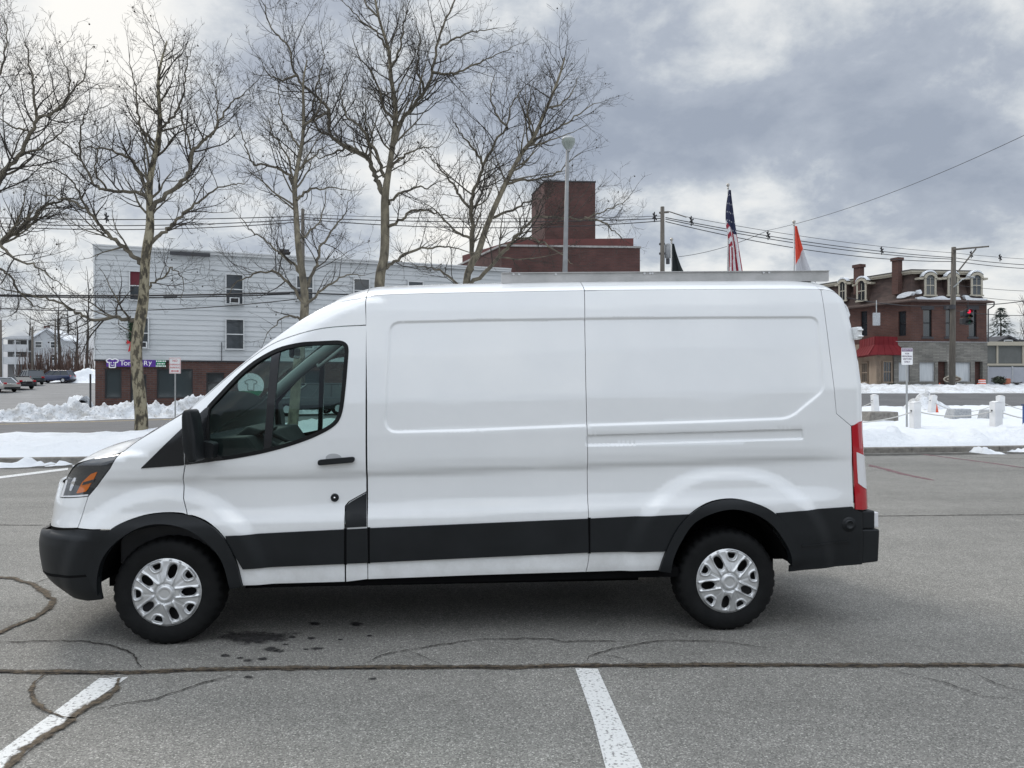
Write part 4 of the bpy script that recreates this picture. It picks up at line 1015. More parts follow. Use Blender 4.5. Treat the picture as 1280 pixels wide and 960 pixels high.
text('lettering','e',hh*.95,M['signwhite'],b_,(PX(177.5),-.23,zc),RX); text('lettering','R',hh*.95,M['signwhite'],b_,(PX(182.5),-.23,zc),RX); text('lettering','y',hh*1.0,M['signwhite'],b_,(PX(188),-.23,zc+.05),RX)
mb=MB(); c=PX(141)
sh=[(c-.38,zc+.18),(c-.16,zc+.3),(c,zc+.22),(c+.16,zc+.3),(c+.38,zc+.18),(c+.28,zc+.02),(c+.18,zc+.06),(c+.18,zc-.3),(c-.18,zc-.3),(c-.18,zc+.06),(c-.28,zc+.02)]
for i in range(len(sh)):
    p0,p1=sh[i],sh[(i+1)%len(sh)]; mb.tube([(p0[0],-.228,p0[1]),(p1[0],-.228,p1[1])],.035,4)
for xx in (-.08,.08): mb.tube([(c+xx,-.228,zc+.07),(c+xx,-.228,zc-.02)],.03,4)
mb.tube([(c-.1,-.228,zc-.12),(c,-.228,zc-.17),(c+.1,-.228,zc-.12)],.025,4)
mb.build('shirt_emblem',M['signwhite'],b_)
mb=MB(); c2=(r2[0]+r2[1])/2
for zz,ww in ((.16,.28),(-.02,.22),(-.18,.30)):
    x=c2-ww
    while x<c2+ww: l_=random.uniform(.05,.12); mb.box(x,x+l_,-.226,-.221,zc+zz-.04,zc+zz+.04); x+=l_+.035
mb.build('small_print',M['signwhite'],sg)
# round emblem seen through the cab
c=ray_plane(313.5,482,WO,WA); dm=empty('round_shop_emblem',WO,WA); tag(dm,'round white and green shirt emblem on the shop wall, seen through the van cab','sign')
mb=MB(); Mx=Matrix.Translation((c[0],-.10,c[1]))@Matrix.Rotation(PI/2,4,'X'); mb.lathe([(0,.03),(.90,.03),(.90,.0),(0,0)],40,Mx); d0=mb.build('disc',M['signwhite'],dm)
mb=MB(); pts=[(c[0]+.88*math.cos(a),c[1]+.88*math.sin(a)) for a in np.linspace(PI+.45,2*PI-.45,18)]; mb.prism(pts,-.142,-.132); mb.build('green_segment',M['signgreen'],d0)
mb=MB(); zc2=c[1]+.08
pl=[(c[0]+x*1.15,zc2+z*1.15) for x,z in ((-.38,.18),(-.16,.3),(.16,.3),(.38,.18),(.28,.02),(.18,.06),(.18,-.36),(-.18,-.36),(-.18,.06),(-.28,.02))]
for i in range(len(pl)):
    a,b=pl[i],pl[(i+1)%len(pl)]; mb.tube([(a[0],-.135,a[1]),(b[0],-.135,b[1])],.022,4)
mb.build('shirt_outline',M['tar'],d0)
# garland with red bow at the window
g0=RP(160,400,168,438); ga=empty('christmas_garland',WO,WA); tag(ga,'green hanging garland with red bow beside the second floor window','garland')
mb=MB()
for i in range(420):
    z=random.uniform(g0[2]+.5,g0[3]); x=g0[0]+.25+random.gauss(0,.12); d_=Vector((random.gauss(0,1),random.gauss(0,.6),random.gauss(-.3,1))).normalized()*.13
    mb.tube([(x,-.25,z),(x+d_.x,-.25+d_.y,z+d_.z)],[.03,.006],3)
mb.build('greenery',plain('garland_green',(.012,.04,.014),.8),ga)
mb=MB(); xb=g0[0]+.25; zb2=g0[2]+.5
for sx in (-1,1):
    mb.prism([(xb,zb2),(xb+sx*.28,zb2+.2),(xb+sx*.3,zb2-.1)],-.42,-.34); mb.prism([(xb,zb2-.01),(xb+sx*.08,zb2-.02),(xb+sx*.22,zb2-.62),(xb+sx*.06,zb2-.55)],-.40,-.36)
mb.build('bow',plain('red_ribbon',(.42,.015,.02),.5),ga)
# brick block with tower behind
BA=math.radians(4); 
bo=at(627,480,74); bo.z=0
bt=empty('brick_tower_building',bo,BA); tag(bt,'dark red brick building with a square tower behind the clapboard building','building')
q=lambda x,y: ray_plane(x,y,bo,BA)
w_=q(800,305)[0]; z1=q(700,309)[1]; z2=q(700,300)[1]
mb=MB(); mb.prism([(0,0),(w_,0),(w_,14),(-4.6,14)],0,z1,axis='z'); mb.build('wall',M['bricktower'],bt)
mb=MB(); mb.prism([(-.1,-.1),(w_+.1,-.1),(w_+.1,14.1),(-4.7,14.1)],z1+.001,z1+.18,axis='z'); mb.build('coping',noisy('coping_stone',(.25,.24,.23),(.35,.34,.33),2),bt)
mb=MB(); mb.prism([(1.6,3),(w_-.3,1.5),(w_-.3,1.9),(1.7,3.4)],z1+.45,z1+1.25,axis='z'); mb.prism([(1.6,3),(1.7,3.3),(-3.5,13),(-3.7,13)],z1+.45,z1+1.25,axis='z')
x=2.2
while x<w_-.4: y_=3.0-1.5*(x-1.6)/(w_-1.9); mb.box(x,x+.12,y_+.1,y_+.3,z1+.18,z1+.45); x+=1.6
mb.build('parapet_screen',noisy('red_parapet',(.095,.028,.025),(.125,.036,.032),1.0),bt)
to=at(681,480,80); to=Matrix.Rotation(-BA,3,'Z')@(to-bo); tx1=(Matrix.Rotation(-BA,3,'Z')@(at(745,480,80)-bo)).x; tzt=CAMH+253/F*80
txl=(Matrix.Rotation(-BA,3,'Z')@(at(664.5,480,86)-bo))
mb=MB(); mb.prism([(to.x,to.y),(tx1,to.y),(tx1,to.y+6.5),(txl.x,txl.y)],z1+.2,tzt,axis='z'); tw=mb.build('tower',M['bricktower'],bt)
mb=MB(); mb.prism([(to.x-.06,to.y-.06),(tx1+.06,to.y-.06),(tx1+.06,to.y+6.56),(txl.x-.06,txl.y)],tzt+.002,tzt+.14,axis='z'); mb.build('coping',M['tar'],tw)
# mansard corner building at right
RO=at(1139,480,71); RO.z=1.42; RA=math.radians(7.6)
rb_=empty('mansard_building',RO,RA); tag(rb_,'red brick corner building with dormered mansard roof and stone ground floor','building')
M['mansard']=noisy('mansard_shingle',(.045,.030,.026),(.085,.055,.046),1.3,.85,.5,30.0,stretch=(1,1,3))
M['fieldstone']=brick_mat('stone_veneer',(.25,.24,.215),(.165,.16,.145),(.12,.115,.105),.7,.14,.015,.5)
M['stucco']=noisy('tan_stucco',(.22,.17,.125),(.28,.22,.165),1.5,.85)
M['awning']=noisy('red_metal',(.115,.010,.014),(.15,.014,.018),1.0,.8,spec=.2)
rq=lambda x,y: ray_plane(x,y,RO,RA); RR=lambda *a: rect(*a,RO,RA)
ld=Vector((-.244,.970,0)); LA=RA+math.atan2(-ld.y,-ld.x)     # left wall runs towards the corner
Lroot=Matrix.Rotation(math.atan2(-ld.y,-ld.x),4,'Z')           # local frame of the left wall: x towards the corner, y inwards? 
W=rq(1233.5,450)[0]; zs=rq(1180,427)[1]; ze=rq(1180,378)[1]; zc_=rq(1180,337)[1]
LL=22.0
lq=lambda x,y: ray_plane(x,y,RO,LA)
LR=lambda *a: rect(*a,RO,LA)
ops1=[RR(a,387,b,421) for a,b in ((1154,1165),(1182,1190),(1211,1221))]+[RR(1124,389,1134,421)]
ops1=[o for o in ops1 if o[0]>.3]
opsg=[RR(1123,453,1137,477),RR(1149,453,1168,477),RR(1172,452,1184,486),RR(1194,453,1213,477),RR(1218,452,1228,486)]
opsg[2]=(*opsg[2][:2],0,opsg[2][3]); opsg[4]=(*opsg[4][:2],0,opsg[4][3])
mb=MB(); wall_open(mb,0,W,zs,ze,ops1,0,.35); mb.build('brick_wall',M['brickred'],rb_)
mb=MB(); wall_open(mb,-1.75,W+.02,-.5,zs-.05,opsg,-.06,.34); mb.build('stone_wall',M['fieldstone'],rb_)
mb=MB(); mb.box(-1.7,W+.06,-.12,.34,zs-.05,zs-.002); mb.build('belt_course',M['stone'],rb_)
for o in ops1:
    window(rb_,(o[0]+.06,o[1]-.06,o[2]+.05,o[3]-.05),.12,.06,'blackframe','pane',True,0,True)
    mb=MB(); mb.box(o[0]-.2,o[1]+.2,-.05,.02,o[3]+.002,o[3]+.35); mb.box(o[0]-.15,o[1]+.15,-.06,.02,o[2]-.18,o[2]-.002); mb.build('lintel',M['tar'],rb_)
for i,o in enumerate(opsg):
    if i in (0,1,3): window(rb_,(o[0]+.08,o[1]-.08,o[2]+.08,o[3]-.08),.05,.08,'stone','blind',False,0,False)
    else:
        mb=MB(); mb.box(o[0],o[1],.45,.5,0,o[3]); d_=mb.build('door',noisy('door_brown',(.03,.015,.012),(.05,.024,.02),2),rb_)
        mb=MB(); mb.box(o[0]+.15,(o[0]+o[1])/2,.43,.449,.9,o[3]-.5); mb.build('pane',M['paneblue'],d_)
# left wing wall (towards the corner), built in its own turned frame
def lw(v): return Lroot@v
mb=MB(); mb.box(-LL,0,-.0,.35,zs-.9,ze,M=Lroot); 
mbw=MB()
lops=[LR(a,389,b,420) for a,b in ((1076,1084),(1123,1132.5))]
mb=MB(); wl=MB(); ops_=sorted(lops)
tmp=MB(); wall_open(tmp,-LL,-.02,zs,ze,ops_,0,.35); tmp.v=[Lroot@v for v in tmp.v]; tmp.build('brick_wall',M['brickred'],rb_)
tmp=MB(); tmp.box(-LL,-.02,-.04,.35,-.5,zs-.002); tmp.v=[Lroot@v for v in tmp.v]; tmp.build('stucco_wall',M['stucco'],rb_)
for o in lops: window(rb_,(o[0]+.06,o[1]-.06,o[2]+.05,o[3]-.05),.12,.06,'blackframe','pane',True,0,True,Mx=Lroot)
# mansard: two sloping faces, deck, right end
inn=.9
A=Vector((0,0,0)); Ld=ld*LL
def off2(d): # corner inset by d from both walls
    nR=Vector((0,1,0)); nL=Vector((ld.y,-ld.x,0)) 
    # solve p.nR=d , p.nL=d
    a=np.array([[nR.x,nR.y],[nL.x,nL.y]]); p=np.linalg.solve(a,np.array([d,d])); return Vector((p[0],p[1],0))
ov=-.45
c0=off2(ov); c1=off2(inn); 
def lv(d,s): nL=Vector((ld.y,-ld.x,0)); return ld*s+nL*d
zr=zc_-.35
prof=[(ov,ze),(ov,ze+.12),(.15,ze+.35),(.55,ze+1.3),(inn,zr)]
mb=MB()
for i in range(len(prof)-1):
    d0_,za=prof[i]; d1_,zb3=prof[i+1]; a=off2(d0_); b=off2(d1_)
    xr0=W-d0_; xr1=W-d1_
    Z=lambda v,z: Vector((v.x,v.y,z))
    mb.quad(Z(a,za),(xr0,d0_,za),(xr1,d1_,zb3),Z(b,zb3)); 
    la=lv(d0_,LL); lb=lv(d1_,LL); mb.quad(Z(la,za),Z(a,za),Z(b,zb3),Z(lb,zb3))
    mb.quad((xr0,d0_,za),(xr0,14,za),(xr1,14,zb3),(xr1,d1_,zb3))
a=off2(ov); mb.add([Vector((a.x,a.y,ze)),Vector((W-ov,ov,ze)),Vector((W-ov,14,ze)),Vector((lv(ov,LL).x,lv(ov,LL).y,ze))],[(3,2,1,0)])
mb.build('mansard_roof',M['mansard'],rb_)
mb=MB()
for d0_,za,zb3 in ((inn-.35,zr,zr+.14),(inn-.45,zr+.141,zr+.32)):
    a=off2(d0_); l_=lv(d0_,LL); mb.prism([(a.x,a.y),(W-d0_,d0_),(W-d0_,14),(l_.x,l_.y)],za,zb3,axis='z')
mb.build('cornice',M['cream'],rb_)
mb=MB(); a=off2(inn-.5); l_=lv(inn-.5,LL); mb.prism([(a.x,a.y),(W-inn+.5,inn-.5),(W-inn+.5,14),(l_.x,l_.y)],zr+.322,zr+.4,axis='z'); mb.build('roof_edge',M['tar'],rb_)
mb=MB(); mb.prism([(.3,.4),(W-.3,.4),(W-.3,13.9),(-4.4,20)],-.5,ze-.05,axis='z'); mb.build('core_wall',M['brickred'],rb_)
def dormer(r,Mx):
    x0,x1,z0,z1=r; w=x1-x0; xm=(x0+x1)/2
    mb=MB(); arc=[(xm+(w/2+.22)*math.cos(a),z1+.1+(w/2+.05)*math.sin(a)) for a in np.linspace(0,PI,9)]
    mb.prism([(x0-.22,z0-.1)]+[(x1+.22,z0-.1)]+arc,.05,1.6,0); mb.v=[Mx@v for v in mb.v]; d_=mb.build('dormer',M['mansard'],rb_)
    mb=MB(); mb.box(x0-.2,x0,-.02,.049,z0-.1,z1+.1); mb.box(x1,x1+.2,-.02,.049,z0-.1,z1+.1); mb.box(x0-.3,x1+.3,-.06,.049,z0-.25,z0-.1)
    ring=[(xm+(w/2+.26)*math.cos(a),z1+.1+(w/2+.12)*math.sin(a)) for a in np.linspace(0,PI,11)]; inr=[(xm+(w/2)*math.cos(a),z1+.1+(w/2-.12)*math.sin(a)) for a in np.linspace(PI,0,11)]
    mb.prism(ring+inr,-.10,.30); mb.box(x0-.75,x0-.26,.0,.6,z1-.02,z1+.16); mb.box(x1+.26,x1+.75,.0,.6,z1-.02,z1+.16)
    mb.v=[Mx@v for v in mb.v]; mb.build('dormer_trim',M['cream'],d_)
    mb=MB(); mb.prism([(x0,z0-.1),(x1,z0-.1)]+[(xm+(w/2)*math.cos(a),z1+.1+(w/2-.12)*math.sin(a)) for a in np.linspace(0,PI,9)],.02,.048); mb.v=[Mx@v for v in mb.v]; pn=mb.build('pane',M['pane'],d_)
    mb=MB(); zm=(z0+z1)/2+.1; mb.box(x0,x1,-.005,.019,zm-.04,zm+.04); mb.box(xm-.025,xm+.025,-.004,.018,z0-.1,z1+.1); mb.v=[Mx@v for v in mb.v]; mb.build('sash',M['cream'],d_)
    mb=MB(); cap=[(xm+(w/2+.36)*math.cos(a),z1+.1+(w/2+.20)*math.sin(a)) for a in np.linspace(.5,PI-.3,9)]; cap2=[(p[0],p[1]+.16*math.sin(PI*k/8)) for k,p in enumerate(cap)]
    mb.prism(cap+cap2[::-1],-.08,.5); mb.v=[Mx@v for v in mb.v]; mb.build('snow_cap',M['snow'],d_)
for a,b in ((1158,1168),(1187,1196),(1216,1226)): dormer(RR(a,349,b,367),Matrix.Identity(4))
for a,b in ((1072.5,1081),(1050,1056)):
    dormer(LR(a,356,b,374),Lroot)
mb=MB(); c=lq(1117,322); c2=lq(1111,340)
for (xa,xb,top) in ((1111.5,1122.5,322.5),(1063.5,1075,331)):
    r=LR(xa,top,xb,368); mb=MB(); r=(r[0]+(r[1]-r[0])*.3,r[1],r[2],r[3]); mb.box(r[0],r[1],.0,.55,r[2],r[3]-.3); mb.box(r[0]-.1,r[1]+.1,-.1,.65,r[3]-.3,r[3]); mb.v=[Lroot@v for v in mb.v]; mb.build('chimney',M['brickred'],rb_)
# patches of snow lying on the lower slope
def patch(P,y,Mx=None):
    mb=MB(); o=[]
    P=round_poly(P,.25,3); mb.prism(P,y-.14,y+.3); 
    if Mx: mb.v=[Mx@v for v in mb.v]
    mb.build('roof_snow',M['snow'],rb_)
for px in ([(1144,372),(1152,370.5),(1159,373),(1168,371.5),(1178,369.5),(1184,373.5),(1190,372),(1198,371),(1201,375),(1190,376.5),(1170,375.5),(1146,375)],[(1204,369),(1208,368.5),(1212,372.5),(1225,373),(1235,374),(1228,376.5),(1207,376.5)],[(1147,362.5),(1150,362),(1152,367),(1147,368)]): patch([rq(*p) for p in px],-.0)
patch([lq(*p) for p in ((1119,373),(1122,368.5),(1131,365),(1140.5,364),(1138,369),(1128,372.5))],.2,Lroot)
# stucco bay with a red metal awning at the corner
RI=Matrix.Rotation(-RA,3,'Z'); loc=lambda px,D:(lambda v:(v.x,v.y))(RI@(at(px,480,D)-RO))
ba=loc(1096,70.3); bb=loc(1116.5,70.9); bd_=loc(1070,79.5)
bay=[bd_,ba,bb,(bb[0],bb[1]+3.2),(bd_[0]+1.5,bd_[1]+3)]
zA=at(0,443.8,70).z-RO.z; zB=at(0,431,70.2).z-RO.z; zC=at(0,420.5,70.2).z-RO.z
mb=MB(); mb.prism(bay,-.5,zA+.1,axis='z'); mb.build('stucco_bay',M['stucco'],rb_)
o1,o2,o3=inset(bay,-1.05),inset(bay,-.28),inset(bay,-.24)
mb=MB(); nB=len(bay)
def ring3(P,z): return [Vector((p[0],p[1],z)) for p in P]
for (Pa,za,Pb,zb3) in ((o1,zA,o2,zB),(o2,zB,o3,zC)):
    A_=ring3(Pa,za);B_=ring3(Pb,zb3); mb.add(A_+B_,[(i,(i+1)%nB,nB+(i+1)%nB,nB+i) for i in range(nB)])
mb.add(ring3(o3,zC),[tuple(range(nB))]); mb.add(ring3(o1,zA),[tuple(range(nB-1,-1,-1))])
awo=mb.build('awning',M['awning'],rb_)
for i in (0,1):
    n_=9 if i==0 else 5
    for k in range(n_+1):
        t=k/n_; f=lambda P,z: Vector((P[i][0]+(P[i+1][0]-P[i][0])*t,P[i][1]+(P[i+1][1]-P[i][1])*t,z))
        mb=MB(); mb.tube([f(o1,zA),f(o2,zB),f(o3,zC)],.04,4); mb.build('awning_rib',M['awning'],awo)
def face_mat(p,q):
    """frame on the wall p->q: x along it, y inwards"""
    d=Vector((q[0]-p[0],q[1]-p[1],0)).normalized(); n=Vector((-d.y,d.x,0))
    return Matrix(((d.x,n.x,0,p[0]),(d.y,n.y,0,p[1]),(0,0,1,0),(0,0,0,1)))
mR=face_mat(ba,bb); mL=face_mat(bd_,ba); lR=math.dist(ba,bb); lL=math.dist(bd_,ba)
zw0=at(0,477,70).z-RO.z; zw1=at(0,452.5,70).z-RO.z
window(rb_,(lR*.36,lR*.82,zw0,zw1),-.12,.12,'stucco','pane',True,2,True,.1,Mx=mR); window(rb_,(lL*.35,lL*.62,zw0,zw1),-.12,.12,'stucco','pane',True,2,True,.1,Mx=mL)
mq=noisy('quoin_tan',(.17,.13,.095),(.22,.17,.125),2)
for k in range(10):
    z=k*.38-.2; e=.30+.10*(k%2); mb=MB(); A2=Vector((ba[0],ba[1],0)); dR=mR.to_3x3()@Vector((1,0,0)); dL=mL.to_3x3()@Vector((-1,0,0)); nR=mR.to_3x3()@Vector((0,-1,0)); nL=mL.to_3x3()@Vector((0,-1,0))
    c_=A2+(nR+nL)*.06; mb.prism([(c_.x,c_.y)]+[((c_+dR*e).x,(c_+dR*e).y),((A2+dR*e+dL*.02).x,(A2+dR*e+dL*.02).y),((A2+dL*e).x,(A2+dL*e).y),((c_+dL*e).x,(c_+dL*e).y)],z,z+.36,axis='z'); mb.build('quoin',mq,rb_)
mb=MB(); mb.tube([(W+.42,-.42,ze+.02),(W+.40,-.40,ze-.3),(W+.08,-.08,ze-.6),(W+.08,-.08,zs)],.06,6); mb.build('downpipe',M['tar'],rb_)
# ------------------------------------------------------------------ trees
def bark():
    m,nt,b=new_mat('sycamore_bark'); tc=N(nt,'ShaderNodeTexCoord'); o=tc.outputs['Object']
    mp=N(nt,'ShaderNodeMapping'); mp.inputs['Scale'].default_value=(1,1,.45); nt.links.new(o,mp.inputs['Vector'])
    n=N(nt,'ShaderNodeTexNoise',i_Scale=5.5,i_Detail=4.0,i_Roughness=.6); nt.links.new(mp.outputs[0],n.inputs['Vector'])
    r=ramp(nt,[(.40,(.050,.044,.032)),(.47,(.10,.085,.058)),(.50,(.23,.20,.135)),(.62,(.30,.27,.19)),(.70,(.19,.165,.11))]); nt.links.new(n.outputs['Fac'],r.inputs['Fac']); nt.links.new(r.outputs[0],b.inputs['Base Color'])
    bp=N(nt,'ShaderNodeBump',i_Strength=.4,i_Distance=.02); nt.links.new(n.outputs['Fac'],bp.inputs['Height']); nt.links.new(bp.outputs[0],b.inputs['Normal']); b.inputs['Roughness'].default_value=.9; return m
M['bark']=bark()
M['limb']=noisy('limb_bark',(.070,.061,.047),(.17,.148,.108),3.5,.9)
M['barkgrey']=noisy('grey_sycamore_bark',(.075,.065,.05),(.24,.21,.15),4.5,.9,.5,12.0,stretch=(1,1,.5))
M['twig']=noisy('twig_bark',(.028,.023,.019),(.050,.042,.034),2.0,.9)
M['ball']=plain('seed_ball',(.035,.027,.02),.95)
class TW:
    """fast tube collector with few sides"""
    def __init__(s): s.v=[]; s.f=[]
    def tube(s,pts,rad,n):
        b=len(s.v); prev=None; m=len(pts)
        for i in range(m):
            d=(pts[min(i+1,m-1)]-pts[max(i-1,0)]).normalized()
            prev=d.orthogonal().normalized() if prev is None else (prev-d*prev.dot(d)).normalized()
            q=d.cross(prev); r=rad[i]
            for k in range(n):
                t=2*PI*k/n; s.v.append(pts[i]+prev*(r*math.cos(t))+q*(r*math.sin(t)))
        for i in range(m-1):
            for k in range(n): s.f.append((b+i*n+k,b+i*n+(k+1)%n,b+(i+1)*n+(k+1)%n,b+(i+1)*n+k))
def rvec(R): 
    while 1:
        v=Vector((R.uniform(-1,1),R.uniform(-1,1),R.uniform(-1,1)))
        if .1<v.length<1: return v.normalized()
def grow(R,limbs,tw,balls,p,d,L,r,lev,dens):
    seg=.16 if lev>1 else .22
    n=max(3,int(L/seg)); pts=[p.copy()]; rad=[r]; step=L/n; d=d.normalized()
    up=(.05,.07,.10,.10)[min(lev,3)]
    kink=(.16,.22,.30,.34)[min(lev,3)]
    for i in range(n):
        d=(d+rvec(R)*kink+Vector((0,0,up))).normalized(); p=p+d*step; pts.append(p.copy()); rad.append(max(.0036,r*(1-.82*(i+1)/n)))
    (limbs if r>.035 else tw).tube(pts,rad,6 if r>.05 else (4 if r>.02 else 3))
    if lev>=3 or L<.3: 
        if R.random()<.02: balls.append(pts[-1]-Vector((0,0,.05)))
        return
    k=int(L*(3.0,3.4,4.1)[lev]*dens+R.random())
    for j in range(k):
        f=R.uniform(.16,1.0); i=min(int(f*n),n-1); q=pts[i].lerp(pts[i+1],f*n-i); dd=(pts[i+1]-pts[i]).normalized()
        s=(dd*R.uniform(.55,.95)+dd.cross(rvec(R)).normalized()*R.uniform(.6,1.0)).normalized()
        l2=L*R.uniform(.30,.62)*(1.1-.55*f); grow(R,limbs,tw,balls,q,s,max(l2,.16),max(.005,rad[i]*R.uniform(.45,.7)),lev+1,dens)
def tree(label,D,trunk,limbs,seed,dens=1.0,low=0,bk='barkgrey'):
    R=random.Random(seed); s=D/F
    base=at(trunk[0][0],trunk[0][1],D); base.z=terrain(base.x,base.y)
    root=empty('sycamore_tree',base); tag(root,label,'tree','bare sycamores behind the van')
    def W(px,py,dy=0.0): return at(px,py,D+dy)-base if dy==0 else (at(px,py,D+dy)-base)
    tp=cr([(x,y,w) for x,y,w in trunk],4)
    pts=[W(x,y) for x,y,w in tp]; pts[0].z=-.1; rad=[max(w*s*(.43 if bk=='bark' else .375),.008) for x,y,w in tp]
    for i in range(len(pts)): pts[i]+=Vector((0,.10*math.sin(i*.5+seed),0))
    rad[0]*=1.2; 
    mb=MB(); mb.tube(pts,rad,12); mb.build('trunk',M[bk],root,True)
    lb=TW(); tw=TW(); balls=[]
    def along(pts,rad,L,lev0,f0):
        n=len(pts)-1
        k=int(L*3.2*dens)
        for j in range(k):
            f=f0+(1-f0)*(j+R.random())/k; i=min(int(f*n),n-1); q=pts[i].lerp(pts[i+1],f*n-i); dd=(pts[i+1]-pts[i]).normalized()
            sd=(dd*R.uniform(.4,.9)+dd.cross(rvec(R)).normalized()*R.uniform(.7,1.0)+Vector((0,0,.12))).normalized()
            l2=min(2.6,.55+L*.36*R.uniform(.5,1.1)*(1.15-.6*f)); grow(R,lb,tw,balls,q,sd,l2,max(.008,min(.045,rad[i]*R.uniform(.35,.6))),1,dens)
    along(pts,rad,sum((pts[i+1]-pts[i]).length for i in range(len(pts)-1))*.5,1,.55 if not low else low)
    for li,(pl,w0) in enumerate(limbs):
        dy=R.uniform(-2.4,2.4); m=len(pl)-1; c=cr(pl,5); n=len(c)-1
        lp=[W(x,y,dy*(i/n)**1.2*min(1,m/4)) for i,(x,y) in enumerate(c)]
        for i in range(1,len(lp)): lp[i]+=rvec(R)*.05
        lr=[max(.010,(w0*(1-.82*i/n))*s*.39) for i in range(n+1)]
        lb.tube(lp,lr,8); L=sum((lp[i+1]-lp[i]).length for i in range(n))
        along(lp,lr,L,1,.12)
        dd=(lp[-1]-lp[-2]).normalized(); grow(R,lb,tw,balls,lp[-1],dd,1.1,lr[-1],1,dens)
    cr_=mesh_obj('crown',tw.v,tw.f,M['twig'],root,True,uv=False)
    mesh_obj('limbs',lb.v,lb.f,M['limb'],root,True,uv=False)
    bb=MB()
    for c in balls[:90]: bb.lathe([(.001,-.028),(.022,-.018),(.03,0),(.022,.018),(.001,.028)],6,Matrix.Translation(c))
    if bb.v: tag(bb.build('seed_balls',M['ball'],root,True),kind='stuff')
    return root
tree('sycamore with mottled trunk in front of the shop sign',26.2,
 [(176,556,22),(176,535,19),(173,490,17),(172,440,16),(175,400,16),(178,370,14.5),(183,330,13),(186,298,13),(186,270,11),(188,240,9),(192,205,8),(198,160,7),(199,120,5),(201,85,3.5),(207,50,2)],
 [([(178,330),(162,315),(140,297),(122,279),(110,264),(92,252),(70,247),(50,244)],8),
  ([(174,402),(160,399),(140,397),(120,400),(100,393),(75,379),(50,371),(15,365),(-30,352)],7),
  ([(184,247),(168,239),(137,239),(119,231),(102,202),(84,183),(60,158)],6.5),
  ([(187,240),(166,204),(150,193),(131,187),(112,184),(98,186)],6),
  ([(187,262),(214,238),(235,218),(241,190),(258,174),(266,168),(281,140),(295,124),(309,113)],8),
  ([(188,304),(204,292),(217,278),(233,265),(247,253),(270,236),(290,231),(305,230)],6.5),
  ([(199,165),(210,152),(221,139),(229,112),(232,85),(238,66)],5),
  ([(194,190),(180,170),(172,140),(168,100),(160,70)],4.5),
  ([(266,168),(272,140),(268,110),(258,85)],3.5),([(241,190),(232,165),(226,140),(222,110),(226,80)],3.5),
  ([(180,365),(193,352),(205,348),(212,335),(222,340),(230,352),(226,375)],4),
  ([(102,202),(100,165),(108,140),(112,110)],3.5),([(110,264),(96,235),(72,214),(40,205)],4),([(137,239),(120,215),(124,180),(118,150)],3.5),
  ([(172,440),(168,418),(150,405),(146,385)],3)],11,1.12,bk='bark')
tree('sycamore leaning in from beyond the left edge of the picture',25.0,
 [(-80,560,24),(-80,480,20),(-74,400,17),(-66,340,15),(-60,280,12),(-55,220,10),(-50,150,7),(-46,80,4),(-44,40,2)],
 [([(-72,370),(-30,325),(0,303),(25,288),(42,272),(58,257),(80,250),(104,247)],11),
  ([(-60,290),(-25,250),(0,224),(22,195),(40,165),(46,150),(72,137),(92,112),(108,92)],9),
  ([(46,150),(43,110),(36,75),(32,48)],5),([(40,165),(20,160),(0,150),(-20,130)],4),([(22,195),(50,185),(75,165),(95,150)],4.5),
  ([(-55,200),(-25,140),(0,90),(8,50),(5,20)],6),([(0,303),(14,322),(40,330),(62,345),(80,360)],5),
  ([(-66,340),(-40,335),(-10,330),(12,345),(30,372),(52,385),(80,384)],6),([(60,142),(80,130),(86,95),(70,60)],4)],23,1.18)
tree('slim sycamore rising behind the van windscreen',27.0,
 [(364,552,19),(366,520,17),(371,470,16),(378,420,15),(380,385,14),(379,350,12),(374,310,10),(370,275,9),(368,240,8),(372,215,7),(377,180,6),(379,140,5),(380,105,3.5),(384,75,2)],
 [([(368,238),(363,222),(352,213),(340,207),(318,205),(311,190),(302,168),(296,150)],5.5),
  ([(371,250),(384,239),(395,236),(420,236),(440,240)],5),
  ([(380,362),(394,336),(400,310),(414,290),(430,270),(437,250)],6),
  ([(379,345),(366,330),(348,315),(330,300),(312,285),(300,268)],5),
  ([(381,380),(360,352),(345,340),(322,342),(298,352),(282,372)],5.5),([(380,385),(405,360),(430,345),(455,345)],5),
  ([(376,185),(362,165),(352,145),(348,115),(352,90)],4),([(378,160),(395,140),(402,115),(398,85)],4),([(368,240),(358,195),(340,165),(330,140)],4),
  ([(374,300),(392,285),(405,262),(408,225)],4),([(372,215),(392,195),(410,182),(425,180)],3.5),([(378,400),(362,395),(345,405),(330,425)],4)],37,1.08)
